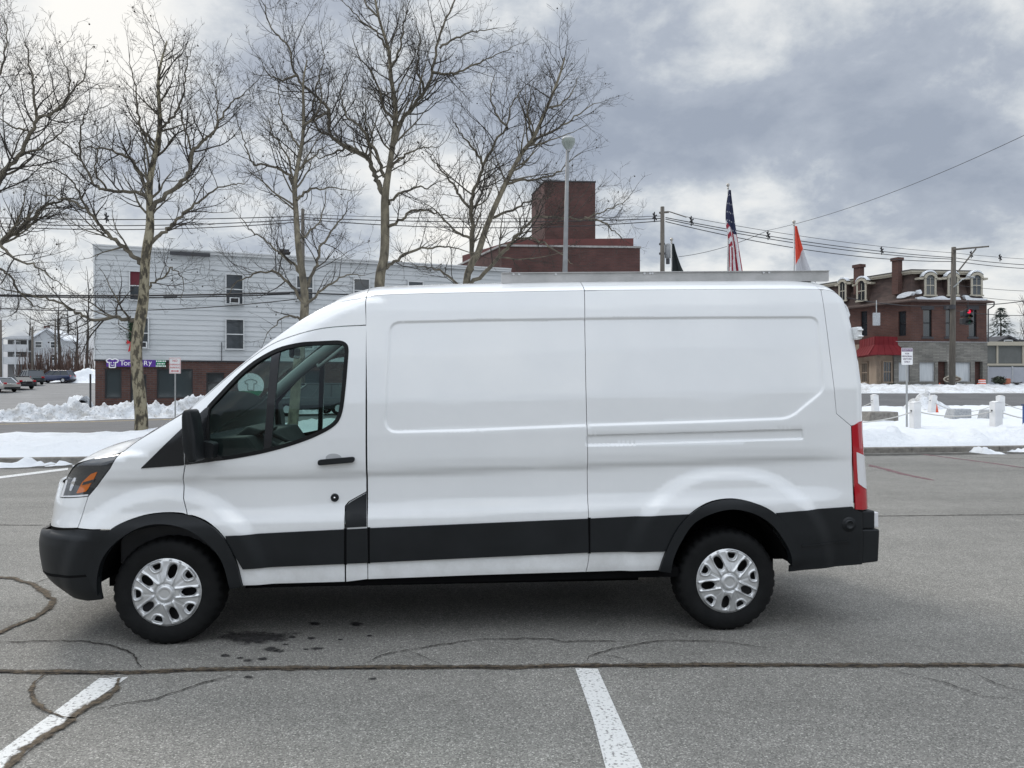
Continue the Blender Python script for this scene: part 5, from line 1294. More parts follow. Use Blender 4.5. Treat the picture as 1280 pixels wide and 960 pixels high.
tree('tallest sycamore with forked crown left of the brick tower',29.0,
 [(474,556,22),(474,450,19),(475,355,17),(480,320,15),(481,275,14.5),(482,246,13),(486,212,10),(491,176,9),(495,137,7.5),(489,98,6.5),(485,60,5),(473,20,4),(466,-25,2)],
 [([(481,246),(472,228),(466,212),(460,198),(437,184),(413,168),(410,138),(395,121),(371,95),(360,60),(340,35),(330,5)],9),
  ([(480,222),(472,195),(456,168),(446,155),(433,145),(426,120),(430,95)],6),
  ([(490,185),(499,158),(508,144),(530,113),(541,87),(550,40),(570,0),(580,-30)],8.5),
  ([(541,90),(560,92),(574,90),(600,78),(615,70),(645,58)],5),
  ([(488,210),(500,198),(512,191),(530,185),(548,183)],5),
  ([(484,256),(498,243),(519,234),(535,235),(550,226)],5),
  ([(486,283),(502,274),(519,262),(535,264),(555,269),(575,275)],5.5),
  ([(482,335),(492,328),(519,312),(540,309),(566,309),(600,318)],6),
  ([(410,138),(396,150),(380,152),(362,148)],4),([(437,184),(420,190),(400,198),(385,190)],4),([(491,150),(478,130),(470,100),(452,75),(440,45)],5),([(530,113),(522,85),(525,55),(520,20)],4.5),([(371,95),(350,100),(335,90),(322,70)],4),
  ([(487,90),(500,60),(505,30),(512,-5)],4.5),([(413,168),(396,160),(392,130),(398,100),(405,70),(400,40)],4.5),([(460,198),(466,175),(458,150),(455,120)],4),([(550,60),(575,45),(600,38),(625,35)],4),([(472,20),(455,0),(450,-25)],4),([(484,60),(470,40),(440,15),(425,-5)],4)],51,1.08)
tree('spreading twin stemmed sycamore in front of the brick tower',29.0,
 [(580,556,19),(581,430,16),(583,352,12),(590,330,11),(597,318,11),(605,292,10),(613,272,9),(632,230,8),(652,191,7),(667,172,6.5),(683,137,5),(698,98,4),(706,72,2.5)],
 [([(583,356),(589,330),(590,290),(590,252),(598,225),(605,207),(620,175),(634,160),(640,130),(652,110)],8.5),
  ([(655,188),(675,172),(692,162),(710,152),(730,138),(749,128)],5.5),
  ([(585,356),(610,338),(630,315),(644,297),(655,285),(668,273),(700,272),(730,273),(760,262),(784,250)],7),
  ([(590,265),(575,245),(560,222),(545,205),(535,190)],5),([(605,207),(590,185),(575,165),(565,150)],4.5),([(634,160),(620,140),(612,115),(620,90)],4),
  ([(632,230),(655,225),(680,222),(705,210),(725,190)],5),([(613,272),(640,262),(665,250),(690,247)],5),([(590,300),(570,290),(550,270),(530,252)],5),
  ([(667,172),(660,150),(662,125),(668,100)],4),([(683,137),(700,130),(715,115),(722,95)],4),([(582,370),(560,345),(540,335),(515,332)],5),([(644,297),(670,300),(695,312),(715,330)],4.5),([(730,273),(750,275),(768,290),(780,300)],4)],67,1.1)
# far tree line
def far_tree(name,label,x,D,h,w,seed,kind='bare',group=None):
    R=random.Random(seed); p=at(x,480,D); p.z=terrain(p.x,p.y)-.1; root=empty(name,p); tag(root,label,'tree',group)
    mb=MB(); mb.tube([(0,0,0),(.1,0,h*.35),(R.uniform(-.3,.3),0,h*.7),(0,0,h*.97)],[.022*h,.017*h,.01*h,.02],6); mb.build('trunk',M['twig'],root,True)
    if kind=='bare':
        tw=TW()
        for i in range(26):
            z=h*R.uniform(.25,.9); a=R.uniform(0,2*PI); d=Vector((math.cos(a),math.sin(a),R.uniform(.5,1.2))).normalized(); L=w*R.uniform(.45,.9)*(1.15-z/h*.6)
            grow(R,tw,tw,[],Vector((0,0,z)),d,L,.05,1,.36)
        mesh_obj('crown',tw.v,tw.f,M['twig'],root,True,uv=False)
    else:
        mb=MB()
        for i in range(1500):
            f=R.random()**.7; z=h*(.12+.88*f); r=w*(1.05-f)*(.55+.45*R.random()); a=R.uniform(0,2*PI); tier=.12*math.sin(z*5.0)
            c=Vector((r*math.cos(a),r*math.sin(a),z-r*.25+tier)); t=Vector((math.cos(a),math.sin(a),-.35)).normalized()*R.uniform(.35,.8); s=t.cross(Vector((0,0,1))).normalized()*R.uniform(.10,.22)
            mb.add([c-s,c+t*.6-s*.4,c+t,c+t*.6+s*.4,c+s],[(0,1,2,3,4)])
        mb.build('crown',M['needle'],root)
M['needle']=noisy('needle_green',(.012,.022,.016),(.03,.045,.03),2.0,.8)
GB='bare trees beyond the far parking lot'
for i,(x,D,h,w,lab) in enumerate([(-3,120,13,4.5,'bare tree left of the far white house'),(60,150,13,4,'bare tree behind the far white house chimney'),(74,124,14,5,'bare tree just right of the far white house'),(95,128,12,4.5,'bare tree behind the far snow heap'),(108,120,12.5,4,'bare tree against the clapboard building corner'),(84,160,17,6,'taller distant bare tree between the house and clapboard building'),(-14,125,15,5,'bare tree at the far left edge of the lot'),(38,165,15,5,'distant bare tree above the far house roof')]):
    far_tree('bare_tree',lab,x,D,h,w,100+i,'bare',GB)
far_tree('spruce_tree','dark spruce behind the grey flat roofed building',1251,128,13.0,6.6,130,'spruce')
far_tree('bare_tree','bare tree at right edge beside the dark spruce',1282,112,14,6,131,'bare')
far_tree('bare_tree','small bare tree between mansard building and dark spruce',1240,125,8,4,132,'bare')
# russet hedge thicket far left
R=random.Random(5); tw=TW()
for i in range(420):
    x=R.uniform(-72.5,-63.5); p=Vector((x,R.uniform(112,118),1.8)); tw.tube([p,p+Vector((R.gauss(0,.5),R.gauss(0,.5),R.uniform(2,5.5)))],[.07,.02],3)
tag(mesh_obj('thicket',tw.v,tw.f,noisy('russet_twig',(.06,.035,.028),(.10,.06,.045),1.0,.9),None,uv=False),kind='stuff')
# ------------------------------------------------------------------ poles, lamps, flags
M['wood']=noisy('weathered_pole',(.08,.07,.06),(.135,.12,.10),3.0,.9,.3,20.0,stretch=(4,4,.3))
M['lampgrey']=noisy('lamp_post_grey',(.17,.175,.18),(.24,.245,.25),2.0,.5)
M['galv']=noisy('galvanised_steel',(.33,.34,.34),(.42,.43,.43),3.0,.5,metal=.4)
M['post']=noisy('painted_white_post',(.62,.62,.615),(.72,.72,.715),2.0,.7,.1,30)
M['cable']=plain('cable_black',(.012,.012,.014),.6)
M['rope']=plain('pale_rope',(.5,.49,.46),.8)
def ground_z(p): return terrain(p.x,p.y)
# globe lamp
p=at(702,480,26); p.z=0; lp=empty('globe_street_lamp',p); tag(lp,'tall grey lamp post with pale globe behind the van roof','street lamp')
t=at(709.5,186,26)-p
mb=MB(); mb.tube([(0,0,0),(t.x*.5,0,t.z*.5),(t.x,0,t.z)],[.11,.09,.055],12); mb.build('pole',M['lampgrey'],lp,True)
c=at(710.5,178,26)-p
mb=MB(); Mx=Matrix.Translation(c)
mb.lathe([(.07,-.25),(.12,-.21),(.20,-.07),(.235,.02),(.22,.10)],20,Mx); mb.build('lamp_globe',noisy('frosted_globe',(.20,.23,.21),(.28,.31,.28),2.0,.25),lp,True)
mb=MB(); mb.lathe([(.225,.10),(.21,.14),(.15,.19),(.07,.22),(.001,.225)],20,Mx); mb.build('lamp_cap',M['galv'],lp,True); mb=MB(); mb.lathe([(.06,-.32),(.075,-.25),(.10,-.22)],12,Mx); mb.build('lamp_collar',M['galv'],lp,True)
def pole(label,px,ytop,D,r=.16,lean=0):
    b=at(px,480,D); b.z=ground_z(b)-.05; z=at(px,ytop,D).z-b.z
    o=empty('utility_pole',b); tag(o,label,'utility pole','wooden utility poles')
    mb=MB(); mb.tube([(0,0,0),(lean*.5,0,z*.5),(lean,0,z)],[r*1.15,r,r*.8],10); mb.build('pole',M['wood'],o,True); return o,z,b
o,z,b=pole('wooden utility pole with grey transformer left of the flags',828,258.5,50,.16)
X=lambda x,y,D=50: at(x,y,D)-b
mb=MB(); a=X(824.5,283);mb.tube([X(824,266),X(836,265)],.07,6); mb.tube([X(836.5,264.5),X(858,271.5)],.035,6); mb.build('bracket',M['wood'],o)
mb=MB(); c=X(834.8,322); mb.tube([c-Vector((0,0,.02)),c+Vector((0,0,.82))],.19,12); mb.lathe([(.19,.82),(.12,.9),(.001,.92)],12,Matrix.Translation(c)); tr=mb.build('transformer',M['lampgrey'],o,True)
mb=MB(); c=X(834.8,330); mb.tube([c,c+Vector((0,0,.35))],.12,10); mb.tube([X(824,305),X(831,305)],.08,6);mb.tube([X(824,317),X(831,317)],.08,6); mb.build('junction_box',M['tar'],o)
o2,z2_,b2=pole('wooden utility pole with long angled bracket in front of the mansard building',1190,309,66,.23,.15)
X2=lambda x,y,D=65.7: at(x,y,D)-b2
mb=MB(); mb.tube([X2(1191,312),X2(1236,308)],[.09,.07],6); mb.tube([X2(1197,340),X2(1220,311)],.06,6); mb.build('bracket',M['wood'],o2)
mb=MB(); mb.tube([X2(1192,359),X2(1203,349),X2(1214,346)],.05,6); c=X2(1215,346); mb.lathe([(.02,.06),(.25,.0),(.2,-.1),(.02,-.12)],10,Matrix.Translation(c)); mb.build('road_lamp',M['galv'],o2,True)
mb=MB(); c=X2(1191,386); mb.lathe([(.27,0),(.34,.0),(.34,.35),(.27,.35)],12,Matrix.Translation(c+Vector((0,.25,0)))); mb.build('band',M['tar'],o2)
pole('slender utility pole behind the slim sycamore',378.5,261,49,.13)
pole('distant utility pole in front of the far white house',40.5,408,112,.17); pole('distant utility pole at far left picture edge',1,400,112,.17)
pole('dark slender pole by the russet thicket',69,398,116,.11)
# overhead cables
def sag(a,b,k,n=20):
    return [a.lerp(b,i/n)-Vector((0,0,k*4*(i/n)*(1-i/n))) for i in range(n+1)]
def cables(label,runs,spacers=(),r=.03):
    o=empty('overhead_cable',(0,0,0)); tag(o,label,'cable','overhead cables')
    for run in runs:
        mb=MB(); a=at(*run[0]);b=at(*run[1]); rr=run[3] if len(run)>3 else r
        mb.tube(sag(a,b,run[2]),rr,5); mb.build('cable',M['cable'],o,True)
    for (x,y,D) in spacers:
        c=at(x,y,D); mb=MB(); mb.tube([c+Vector((-.10,0,.22)),c+Vector((.14,0,-.22))],.05,5); mb.tube([c+Vector((.15,0,.12)),c+Vector((-.12,0,-.1))],.05,5); mb.tube([c+Vector((0,0,.32)),c+Vector((0,0,-.34))],.04,5); mb.build('spacer',M['cable'],o)
    return o
cables('spacer cables between the transformer pole and the bracket pole on the right',[((832,272,50),(1191,322,66),.35),((832,274,50),(1191,324,66),.45),((832,277,50),(1191,327,66),.65),((858,271,50),(1191,316,66),.3,.018)],[(864,276,51),(960,294,55),(1102,313,61)])
cables('spacer cables running left from the transformer pole past the trees',[((828,273,50),(379,272,49),.25),((828,276,50),(379,274,49),.5),((828,270,50),(379,268,49),.2,.018),((379,270,49),(-40,271,49),.2),((379,274,49),(-40,278,49),.3),((379,277,49),(-40,281,49),.4)],[(818,271,50),(133,272,49)])
cables('spacer cables running off right from the bracket pole',[((1191,316,66),(1330,326,70),.1,.018),((1191,322,66),(1330,333,70),.15),((1191,326,66),(1330,337,70),.2)],[(1214,318,66.6),(1250,322,68)])
cables('thin service wire rising to the upper right over the flags',[((848,321,50),(960,288,48),.25,.016),((960,288,48),(1330,145,30),.5,.013)],[])
cables('thick telephone cables crossing the clapboard building',[((-40,368,46),(378,365,49),.15,.055),((-40,369,46),(378,367,49),.2,.04),((-40,383,46),(378,373,49),.5,.03),((378,366,49),(700,360,52),.3,.05)],[])
mb=MB(); mb.tube([at(205,371.5,47),at(221,371,47)],.09,6); tag(mb.build('cable_closure',M['cable']),'black splice case on the cable crossing the clapboard building','splice case')
mb=MB(); mb.tube([at(334,367.5,48.6),at(362,366.5,48.6)],.10,6); tag(mb.build('cable_closure',M['cable']),'long black splice case beside the slim sycamore','splice case')
cables('span wires carrying the traffic signal by the mansard building',[((1058,372,52),(1192,381,66),.3,.03),((1192,381,66),(1330,366,62),.35,.035),((1192,356,66),(1330,364,70),.2,.02),((1192,366,66),(1330,376,70),.3,.02),((1192,388,66),(1330,392,70),.3,.03)],[])
# hanging traffic signal
c=at(1210,384,63.0); ts=empty('traffic_signal',c); tag(ts,'hanging traffic signal showing red against the brick wall','traffic light')
mb=MB(); mb.box(-.22,.22,-.14,.14,-1.45,-.15); mb.tube([(0,0,-.15),(0,0,.6)],.03,6); hs=mb.build('housing',M['blackframe'],ts,bevel=.03)
for k,(mm) in enumerate((emit_mat('red_signal',(.75,.02,.06),.9),plain('amber_off',(.07,.05,.01),.3),plain('green_off',(.01,.05,.03),.3))):
    zc=-.37-.43*k; mb=MB(); mb.lathe([(.001,.03),(.15,.02),(.16,0)],16,Matrix.Translation((0,-.145,zc))@Matrix.Rotation(PI/2,4,'X')); mb.build('signal_lens',mm,hs,True)
    mb=MB(); pts=[(.18*math.cos(a),.18*math.sin(a)) for a in np.linspace(-.3,PI+.3,12)]
    for i in range(11):
        a,b_=pts[i],pts[i+1]; mb.quad((a[0],-.141,zc+a[1]),(b_[0],-.141,zc+b_[1]),(b_[0],-.40,zc+b_[1]),(a[0],-.40,zc+a[1]))
    mb.build('visor',M['blackframe'],hs)
mb=MB(); mb.box(-.55,-.24,-.2,.3,-1.4,-.9); mb.box(-.5,-.24,-.2,.3,-.75,-.3); mb.build('side_housing',M['blackframe'],hs,bevel=.05)
c=at(1095.5,391,52); hg=empty('hanging_sign',c); tag(hg,'pale grey blank sign hanging on a rod beside the van rear','sign')
mb=MB(); mb.box(-.24,.24,-.06,.06,-.86,0); mb.build('board',M['stone'],hg,bevel=.02); mb=MB(); mb.tube([(0,0,0),(0,0,.85)],.03,6); mb.build('rod',M['galv'],hg)
# flags
def flagpole(label,px,ytop,D,r=.05):
    b=at(px,480,D); b.z=ground_z(b); z=at(px,ytop,D).z-b.z; o=empty('flagpole',b); tag(o,label,'flagpole')
    mb=MB(); mb.tube([(0,0,0),(0,0,z*.5),(0,0,z-.12)],[r*1.1,r*.9,r*.7],10); mb.build('pole',M['galv'],o,True)
    mb=MB(); mb.lathe([(.001,.1),(.06,.08),(.085,.0),(.06,-.07),(.02,-.1),(.05,-.13),(.05,-.2)],12,Matrix.Translation((0,0,z-.1))); mb.build('finial',plain('finial_metal',(.35,.33,.30),.35,.8),o,True); return b,z
def flag(name,label,b,ztop,H,W,colf,mats,seed,left=.08,nu=30,nv=60):
    """limp flag gathered at the pole: s across the folds, h downwards"""
    vs=[];fs=[];mi=[]
    for j in range(nv+1):
        h=j/nv; w=.10+(W-.10)*h**1.15; lf=left*math.sin(PI*min(1,h*1.6))
        for i in range(nu+1):
            s_=i/nu
            vs.append((b.x-lf+(w+lf)*s_+.02*math.sin(s_*14+seed),b.y-.10+.11*math.sin(s_*9+h*3+seed)*(.3+.7*h),ztop-h*H-.10*s_*math.sin(h*4)-.25*s_*s_*h))
    for j in range(nv):
        for i in range(nu):
            fs.append((j*(nu+1)+i,(j+1)*(nu+1)+i,(j+1)*(nu+1)+i+1,j*(nu+1)+i+1)); mi.append(colf((i+.5)/nu,(j+.5)/nv,i,j))
    o=mesh_obj(name,vs,fs,mats,None,True,mi,uv=False); s=o.modifiers.new('thick','SOLIDIFY'); s.thickness=.006
    return tag(o,label,'flag')
fr,fw_,fb_=plain('flag_red',(.24,.012,.028),.8),plain('flag_white',(.55,.55,.56),.8),plain('flag_blue',(.010,.014,.045),.8)
b,z=flagpole('tall grey flagpole flying the American flag',910,229,40,.06)
def us(u,v,i,j):
    if v<.36+.18*u and v<.5: return 1 if (i%5==2 and j%6==3) else 2
    if u<.40 and v<.68: return int((v-.3+u*.12)*17)%2
    return int((u+.12*v)*6.2)%2
flag('flag','limp American flag with stars and stripes above the van roof',b,at(910,238,40).z,4.3,.78,us,[fr,fw_,fb_],1.0,.16)
b,z=flagpole('grey flagpole with the red and white flag',992.5,275,40,.05)
flag('flag','limp red and white flag hanging from the right flagpole',b,at(992,283,40).z,2.75,1.15,lambda u,v,i,j:(0 if v<.74-u*.42 else (1 if not(u>.84 and v>.80) else 2)),[plain('flag_scarlet',(.50,.045,.02),.8),plain('flag_shaded_white',(.40,.40,.42),.8),fb_],2.0,.0)  # shading of the white cloth is put into its grey
b,z=flagpole('short grey flagpole with the black flag by the transformer pole',839.5,297,40,.05)
flag('flag','limp black flag hanging beside the transformer pole',b,at(840,305,40).z,1.8,.95,lambda u,v,i,j:0,[plain('flag_black',(.006,.010,.010),.8)],3.0,.0)
# ------------------------------------------------------------------ signs
def street_sign(label,px,y0,y1,half,D,zfoot,paint):
    c=at(px,(y0+y1)/2,D); b=Vector((c.x,c.y,ground_z(c)+.0)); o=empty('parking_sign',b); tag(o,label,'sign')
    h=(y1-y0)/F*D; w=half*2/F*D; zc=c.z-b.z
    mb=MB(); mb.box(-.03,.03,-.015,.015,-.1,zc+h*.3); mb.box(-.018,.018,.016,.03,-.1,zc+h*.3); mb.build('post',M['galv'],o)
    mb=MB(); mb.prism(round_poly([(-w/2,zc-h/2),(w/2,zc-h/2),(w/2,zc+h/2),(-w/2,zc+h/2)],.04),-.024,-.0155); pl=mb.build('sign_plate',M['signwhite'],o)
    paint(pl,w,h,zc); return o
def no_parking(pl,w,h,zc):
    for t,k,s in (('NO',.30,.17),('OVERNIGHT',.06,.115),('PARKING',-.13,.125)): text('lettering',t,h*s*1.15,M['signred'],pl,(0,-.028,zc+h*k),(PI/2,0,0),ext=.002)
    mb=MB(); a=zc-h*.34; mb.prism([(-w*.36,a),(-w*.22,a+.05),(-w*.22,a+.02),(w*.22,a+.02),(w*.22,a+.05),(w*.36,a),(w*.22,a-.05),(w*.22,a-.02),(-w*.22,a-.02),(-w*.22,a-.05)],-.029,-.026); mb.build('arrow',M['signred'],pl)
    mb=MB(); e=.012
    for x0,x1,z0,z1 in ((-w/2+.02,w/2-.02,zc+h/2-.03,zc+h/2-.03+e),(-w/2+.02,w/2-.02,zc-h/2+.02,zc-h/2+.02+e),(-w/2+.02,-w/2+.02+e,zc-h/2+.033,zc+h/2-.032),(w/2-.02-e,w/2-.02,zc-h/2+.033,zc+h/2-.032)): mb.box(x0,x1,-.028,-.0245,z0,z1)
    mb.build('border',M['signred'],pl)
street_sign('white no overnight parking sign with red letters beside the shop',219,447,467,7.2,38,0,no_parking)
def reserved(pl,w,h,zc):
    mb=MB(); mb.box(-w/2+.01,w/2-.01,-.027,-.0245,zc+h*.29,zc+h*.47); mb.build('header',plain('sign_violet',(.10,.02,.12),.4),pl)
    text('lettering','RESERVED',h*.13,M['signwhite'],pl,(0,-.03,zc+h*.38),(PI/2,0,0),ext=.002)
    ink=plain('sign_ink',(.06,.015,.08),.4)
    for t,k in (('FOR',.16),('MEMORIAL',0),('VISITORS',-.16),('ONLY',-.33)): text('lettering',t,h*.13,ink,pl,(0,-.028,zc+h*k),(PI/2,0,0),ext=.002)
street_sign('white reserved sign with purple header on post in the snow',1133.5,435,456,7.0,27.6,0,reserved)
p=at(113,480,50); p.z=ground_z(p); mb=MB(); mb.box(-.05,.05,-.03,.03,-.1,2.35); mb.v=[v+p for v in mb.v]; tag(mb.build('sign_post',M['steel']),'plain dark steel post beside the corner of the clapboard building','post')
# ------------------------------------------------------------------ memorial park
def bollard(label,px,y0,y1,D,w,tilt=0):
    c=at(px,480,D); c.z=ground_z(c); h=at(px,y0,D).z-c.z; o=empty('wooden_bollard',c,.1); o.rotation_euler=(0,tilt,.1); tag(o,label,'bollard','white bollards with ropes')
    mb=MB(); mb.box(-w/2,w/2,-w/2,w/2,-.1,h); mb.build('post',M['post'],o,bevel=.012)
    mb=MB(); mb.prism([(-w/2-.008,h+.002),(w/2+.008,h+.002),(0,h+.05)],-w/2-.008,w/2+.008); mb.build('cap',M['post'],o); 
    mb=MB(); mb.tube([(-w/2-.03,0,h-.28),(w/2+.03,0,h-.28)],.025,6); mb.build('eyelet',M['steel'],o); return c+Vector((0,0,h-.28))
n1=bollard('white bollard right behind the reserved sign post',1144,503.5,541,26.9,.27)
n2=bollard('white bollard standing furthest right in the near row',1245,503,541,26.9,.29)
f1=bollard('white bollard leaning near the rear of the van',1094.5,494,515,42,.30,-.06)
f2=bollard('white bollard beside the low snow heap in the far row',1164,494.5,516,42,.29,.12)
f3=bollard('white bollard of the far row partly hidden by a near bollard',1250.5,495.5,520,40,.30)
def rope(label,a,b,k):
    mb=MB(); mb.tube(sag(a,b,k,14),.022,5); tag(mb.build('rope',M['rope'],None,True),label,'rope','ropes between the white bollards')
rope('pale rope from van rear up to the bollard behind the reserved sign',at(1060,528,27),n1,.12); rope('pale rope sagging between the two near bollards',n1,n2,.20); rope('pale rope running off right from the near right bollard',n2,at(1340,522,26.9),.2)
rope('pale rope leading left from the leaning far bollard',at(1060,512,42),f1,.1); rope('pale rope sagging between the far bollards by the snow heap',f2,f3,.55); rope('pale rope leaving the partly hidden bollard to the right',f3,at(1330,512,40),.3)
def block(name,label,px0,px1,y0,y1,D,taper,mat,dep=.6,cat='bench'):
    a=at(px0,480,D); b=at(px1,480,D); z1=at(px0,y0,D).z; w=b.x-a.x
    o=empty(name,((a.x+b.x)/2,D,ground_z(a)),.08); tag(o,label,cat); h=z1-ground_z(a)
    mb=MB(); mb.prism([(-w/2,0),(w/2,0),(w/2,.75*h),(w/2-.01,h),(-w/2+taper,h)],-dep/2,dep/2); mb.build('block',mat,o,bevel=.03)
    mb=MB(); mb.box(-w/2+.12,w/2-.12,-dep/2-.015,dep/2+.015,-.05,.08); mb.build('plinth',M['granite'],o); return o
block('granite_marker','grey slant topped granite marker between the near bollards',1182,1209.5,511,524.5,33,.22,M['stone'],.6,'marker')
block('granite_marker','grey granite marker half hidden by the right near bollard',1225,1249,512,524,33.5,.15,M['stone'],.6,'marker')
block('stone_slab','low dark stone slab in the snow near the van rear',1078,1117,514.5,526,31,.1,M['granite'],.8,'stone')
o=empty('blue_box',at(1292,480,25.5)); o.location.z=.1; tag(o,'blue painted box cut by the right edge of the picture','box')
mb=MB(); mb.box(-.22,.3,-.25,.25,.12,.88); bx=mb.build('body',plain('box_blue',(.02,.06,.2),.5),o,bevel=.03); mb=MB()
for x in (-.17,.2): 
    for y in (-.2,.15): mb.box(x,x+.06,y,y+.06,-.1,.119)
mb.build('stand',M['steel'],o); mb=MB(); mb.box(-.24,.32,-.27,.27,0.885,.92); mb.build('lid',plain('box_blue_dark',(.012,.035,.12),.5),o)
# along the mansard building
c=at(1190.5,474,69); o=empty('oval_sign',(c.x,c.y,ground_z(c))); tag(o,'brown oval wooden sign on legs in front of the stone shop front','sign')
zc=c.z-ground_z(c); ov=[(.72*math.cos(a),zc+.24*math.sin(a)) for a in np.linspace(0,2*PI,28)[:-1]]; ov2=[(.82*math.cos(a),zc+.31*math.sin(a)+(.06 if abs(math.cos(a))<.5 and math.sin(a)>0 else 0)) for a in np.linspace(0,2*PI,28)[:-1]]
mb=MB(); mb.prism(ov2,-.04,.04); bd=mb.build('border',M['cream'],o); mb=MB(); mb.prism(ov,-.055,-.041); mb.build('panel',noisy('sign_brown',(.07,.05,.04),(.11,.08,.06),3),bd)
mb=MB(); x=-.5
while x<.45: l_=random.uniform(.06,.14); mb.box(x,x+l_,-.06,-.056,zc-.06,zc+.07); x+=l_+.05
mb.build('worn_lettering',M['cream'],bd)
mb=MB(); mb.box(-.4,-.32,-.02,.02,-.1,zc-.2); mb.box(.32,.4,-.02,.02,-.1,zc-.2); mb.build('legs',M['tar'],o)
def barrel(label,px,y0,y1,D,mat,band=True):
    c=at(px,480,D); c.z=ground_z(c); z0=max(.22,at(px,y1,D).z-c.z); h=at(px,y0,D).z-c.z-z0; o=empty('traffic_drum',(c.x,c.y,c.z)); tag(o,label,'traffic drum')
    mb=MB(); mb.lathe([(.001,z0),(.36,z0),(.36,z0+.05),(.30,z0+.06),(.27,z0+h*.92),(.2,z0+h),(.001,z0+h)],16); mb.build('body',mat,o,True)
    if band:
        for a in (.30,.62):
            mb=MB(); mb.lathe([(.305,z0+h*a),(.30,z0+h*(a+.16))],16); mb.build('reflective_band',M['signwhite'],o,True)
M['drum']=plain('drum_orange',(.65,.09,.03),.5)
barrel('orange and white traffic drum by the end door of the mansard building',1227.5,474,483,68.5,M['drum'])
barrel('rusty orange drum between two bushes by the grey fence',1259,473,482,69.5,noisy('rusty_drum',(.22,.07,.04),(.32,.10,.05),4),False)
def cone(label,px,y0,D,h=.35):
    c=at(px,y0,D); z=ground_z(c); c.z=max(z,c.z-h); o=empty('traffic_cone',c); tag(o,label,'traffic cone')
    mb=MB(); mb.lathe([(.001,h),(.03,h),(.12,.03)],12); mb.build('cone',M['drum'],o,True); mb=MB(); mb.box(-.16,.16,-.16,.16,0,.03); mb.build('base',M['drum'],o)
cone('small orange cone at the stone shop door',1174.5,481.5,69.0); cone('small orange cone by the brown end door',1222,481.5,68.8)
cone('orange cone poking out of the low snow heap',1170.5,505,42.2,.55)
def bush(label,px,y0,D,w,seed,bare):
    R=random.Random(seed); c=at(px,480,D); c.z=ground_z(c)+.15; h=at(px,y0,D).z-c.z; o=empty('bush',c); tag(o,label,'bush'); tw=TW()
    for i in range(60):
        a=R.uniform(0,2*PI); tw.tube([Vector((0,0,0)),Vector((math.cos(a)*w*.3,math.sin(a)*w*.3,h*.5)),Vector((math.cos(a)*w*R.uniform(.3,.9),math.sin(a)*w*.6,h*R.uniform(.6,1)))],[.03,.02,.008],3)
    mesh_obj('stems',tw.v,tw.f,M['twig'],o,uv=False)
    if not bare:
        mb=MB()
        for i in range(700):
            v=rvec(R)*R.uniform(.6,1)*(.8+.3*math.sin(v_*5)) if (v_:=i) is not None else None
            q=Vector((v.x*w*.9,v.y*w*.7,h*.55+v.z*h*.48)); s=rvec(R)*.10; t=rvec(R)*.07; mb.quad(q-s,q-t,q+s,q+t)
        mb.build('leaves',noisy('bush_green',(.03,.04,.025),(.06,.07,.045),3),o)
bush('rounded olive bush against the grey fence',1249,470.5,69,.75,3,False); bush('low bare bush right of the rusty drum',1271,477,68.6,.6,4,True); bush('dark clipped bush under the stucco shop window',1117,480,68.2,.7,6,False)
# grey flat roofed building and vinyl fence at right
c=at(1234,480,84); gb=empty('flat_roofed_building',(c.x,c.y,1.4),.06); tag(gb,'low grey green flat roofed building with cream frame','building')
zz=lambda y: at(1240,y,84).z-1.4
mb=MB(); mb.box(0,24,0,10,-.3,zz(432)); mb.build('wall',noisy('grey_green_panel',(.085,.09,.085),(.11,.115,.11),1),gb)
mb=MB(); mb.box(-.3,24.2,-.3,10.2,zz(432)+.002,zz(430)+.25); mb.box(0,24,-.12,-.002,zz(457),zz(454.5)); 
mb.build('fascia',M['cream'],gb)
for x in (1.0,3.95,7.5,11): mb=MB(); mb.box(x,x+.2,-.10,-.003,zz(454.5)+.002,zz(432)-.002) ; mb.build('mullion',M['cream'],gb)
mb=MB(); mb.box(4.2,7.4,-.06,-.004,zz(453),zz(433.5)); mb.build('window',M['paneblue'],gb)
c=at(1233,480,72.5); vf=empty('vinyl_fence',(c.x,c.y,ground_z(c)),.06); tag(vf,'grey panel fence beside the mansard building','fence')
hf=at(1240,459,72.5).z-ground_z(c)
for k in range(9):
    mb=MB(); mb.box(.2+k*2.4,2.5+k*2.4,-.03,.03,-.1,hf); mb.build('fence_panel',noisy('grey_vinyl',(.27,.28,.31),(.31,.32,.35),1),vf)
    mb=MB(); mb.box(.08+k*2.4,.198+k*2.4,-.06,.06,-.1,hf+.1); mb.build('fence_post',M['stone'],vf)
c=at(1260,480,106); hs=empty('gabled_house',(c.x,c.y,1.4),.0); tag(hs,'dark gabled house with snowy roof behind the flat roofed building','house')
zz=lambda y: at(1240,y,106).z-1.4
mb=MB(); x0,x1=-2.1,2.0; mb.prism([(x0,-.3),(x1,-.3),(x1,zz(431)),(0,zz(421.5)),(x0,zz(431))],0,9); mb.box(x1,x1+9,1,9,-.3,zz(434)); mb.build('wall',plain('dark_clapboard',(.06,.058,.055),.8),hs)
mb=MB()
for s in (-1,1): mb.prism([(0,zz(421.5)+.25),(0,zz(421.5)+.02),(s*2.3,zz(431.6)),(s*2.4,zz(431.6)+.2)],-.3,9)
mb.build('roof',M['tar'],hs); mb=MB(); mb.prism([(x1-1,zz(434)),(x1+9.2,zz(434)),(x1+9.2,zz(424)),(x1-.6,zz(424))],1,1.3); mb.build('side_roof',M['tar'],hs)
window(hs,(-.5,.5,zz(431),zz(426)),-.1,.12)
mb=MB(); mb.prism([(-5.6,zz(432)),(-2.5,zz(432)),(-3.6,zz(425)),(-5.6,zz(422))],2,6); mb.build('snowy_roof',M['snow'],hs)
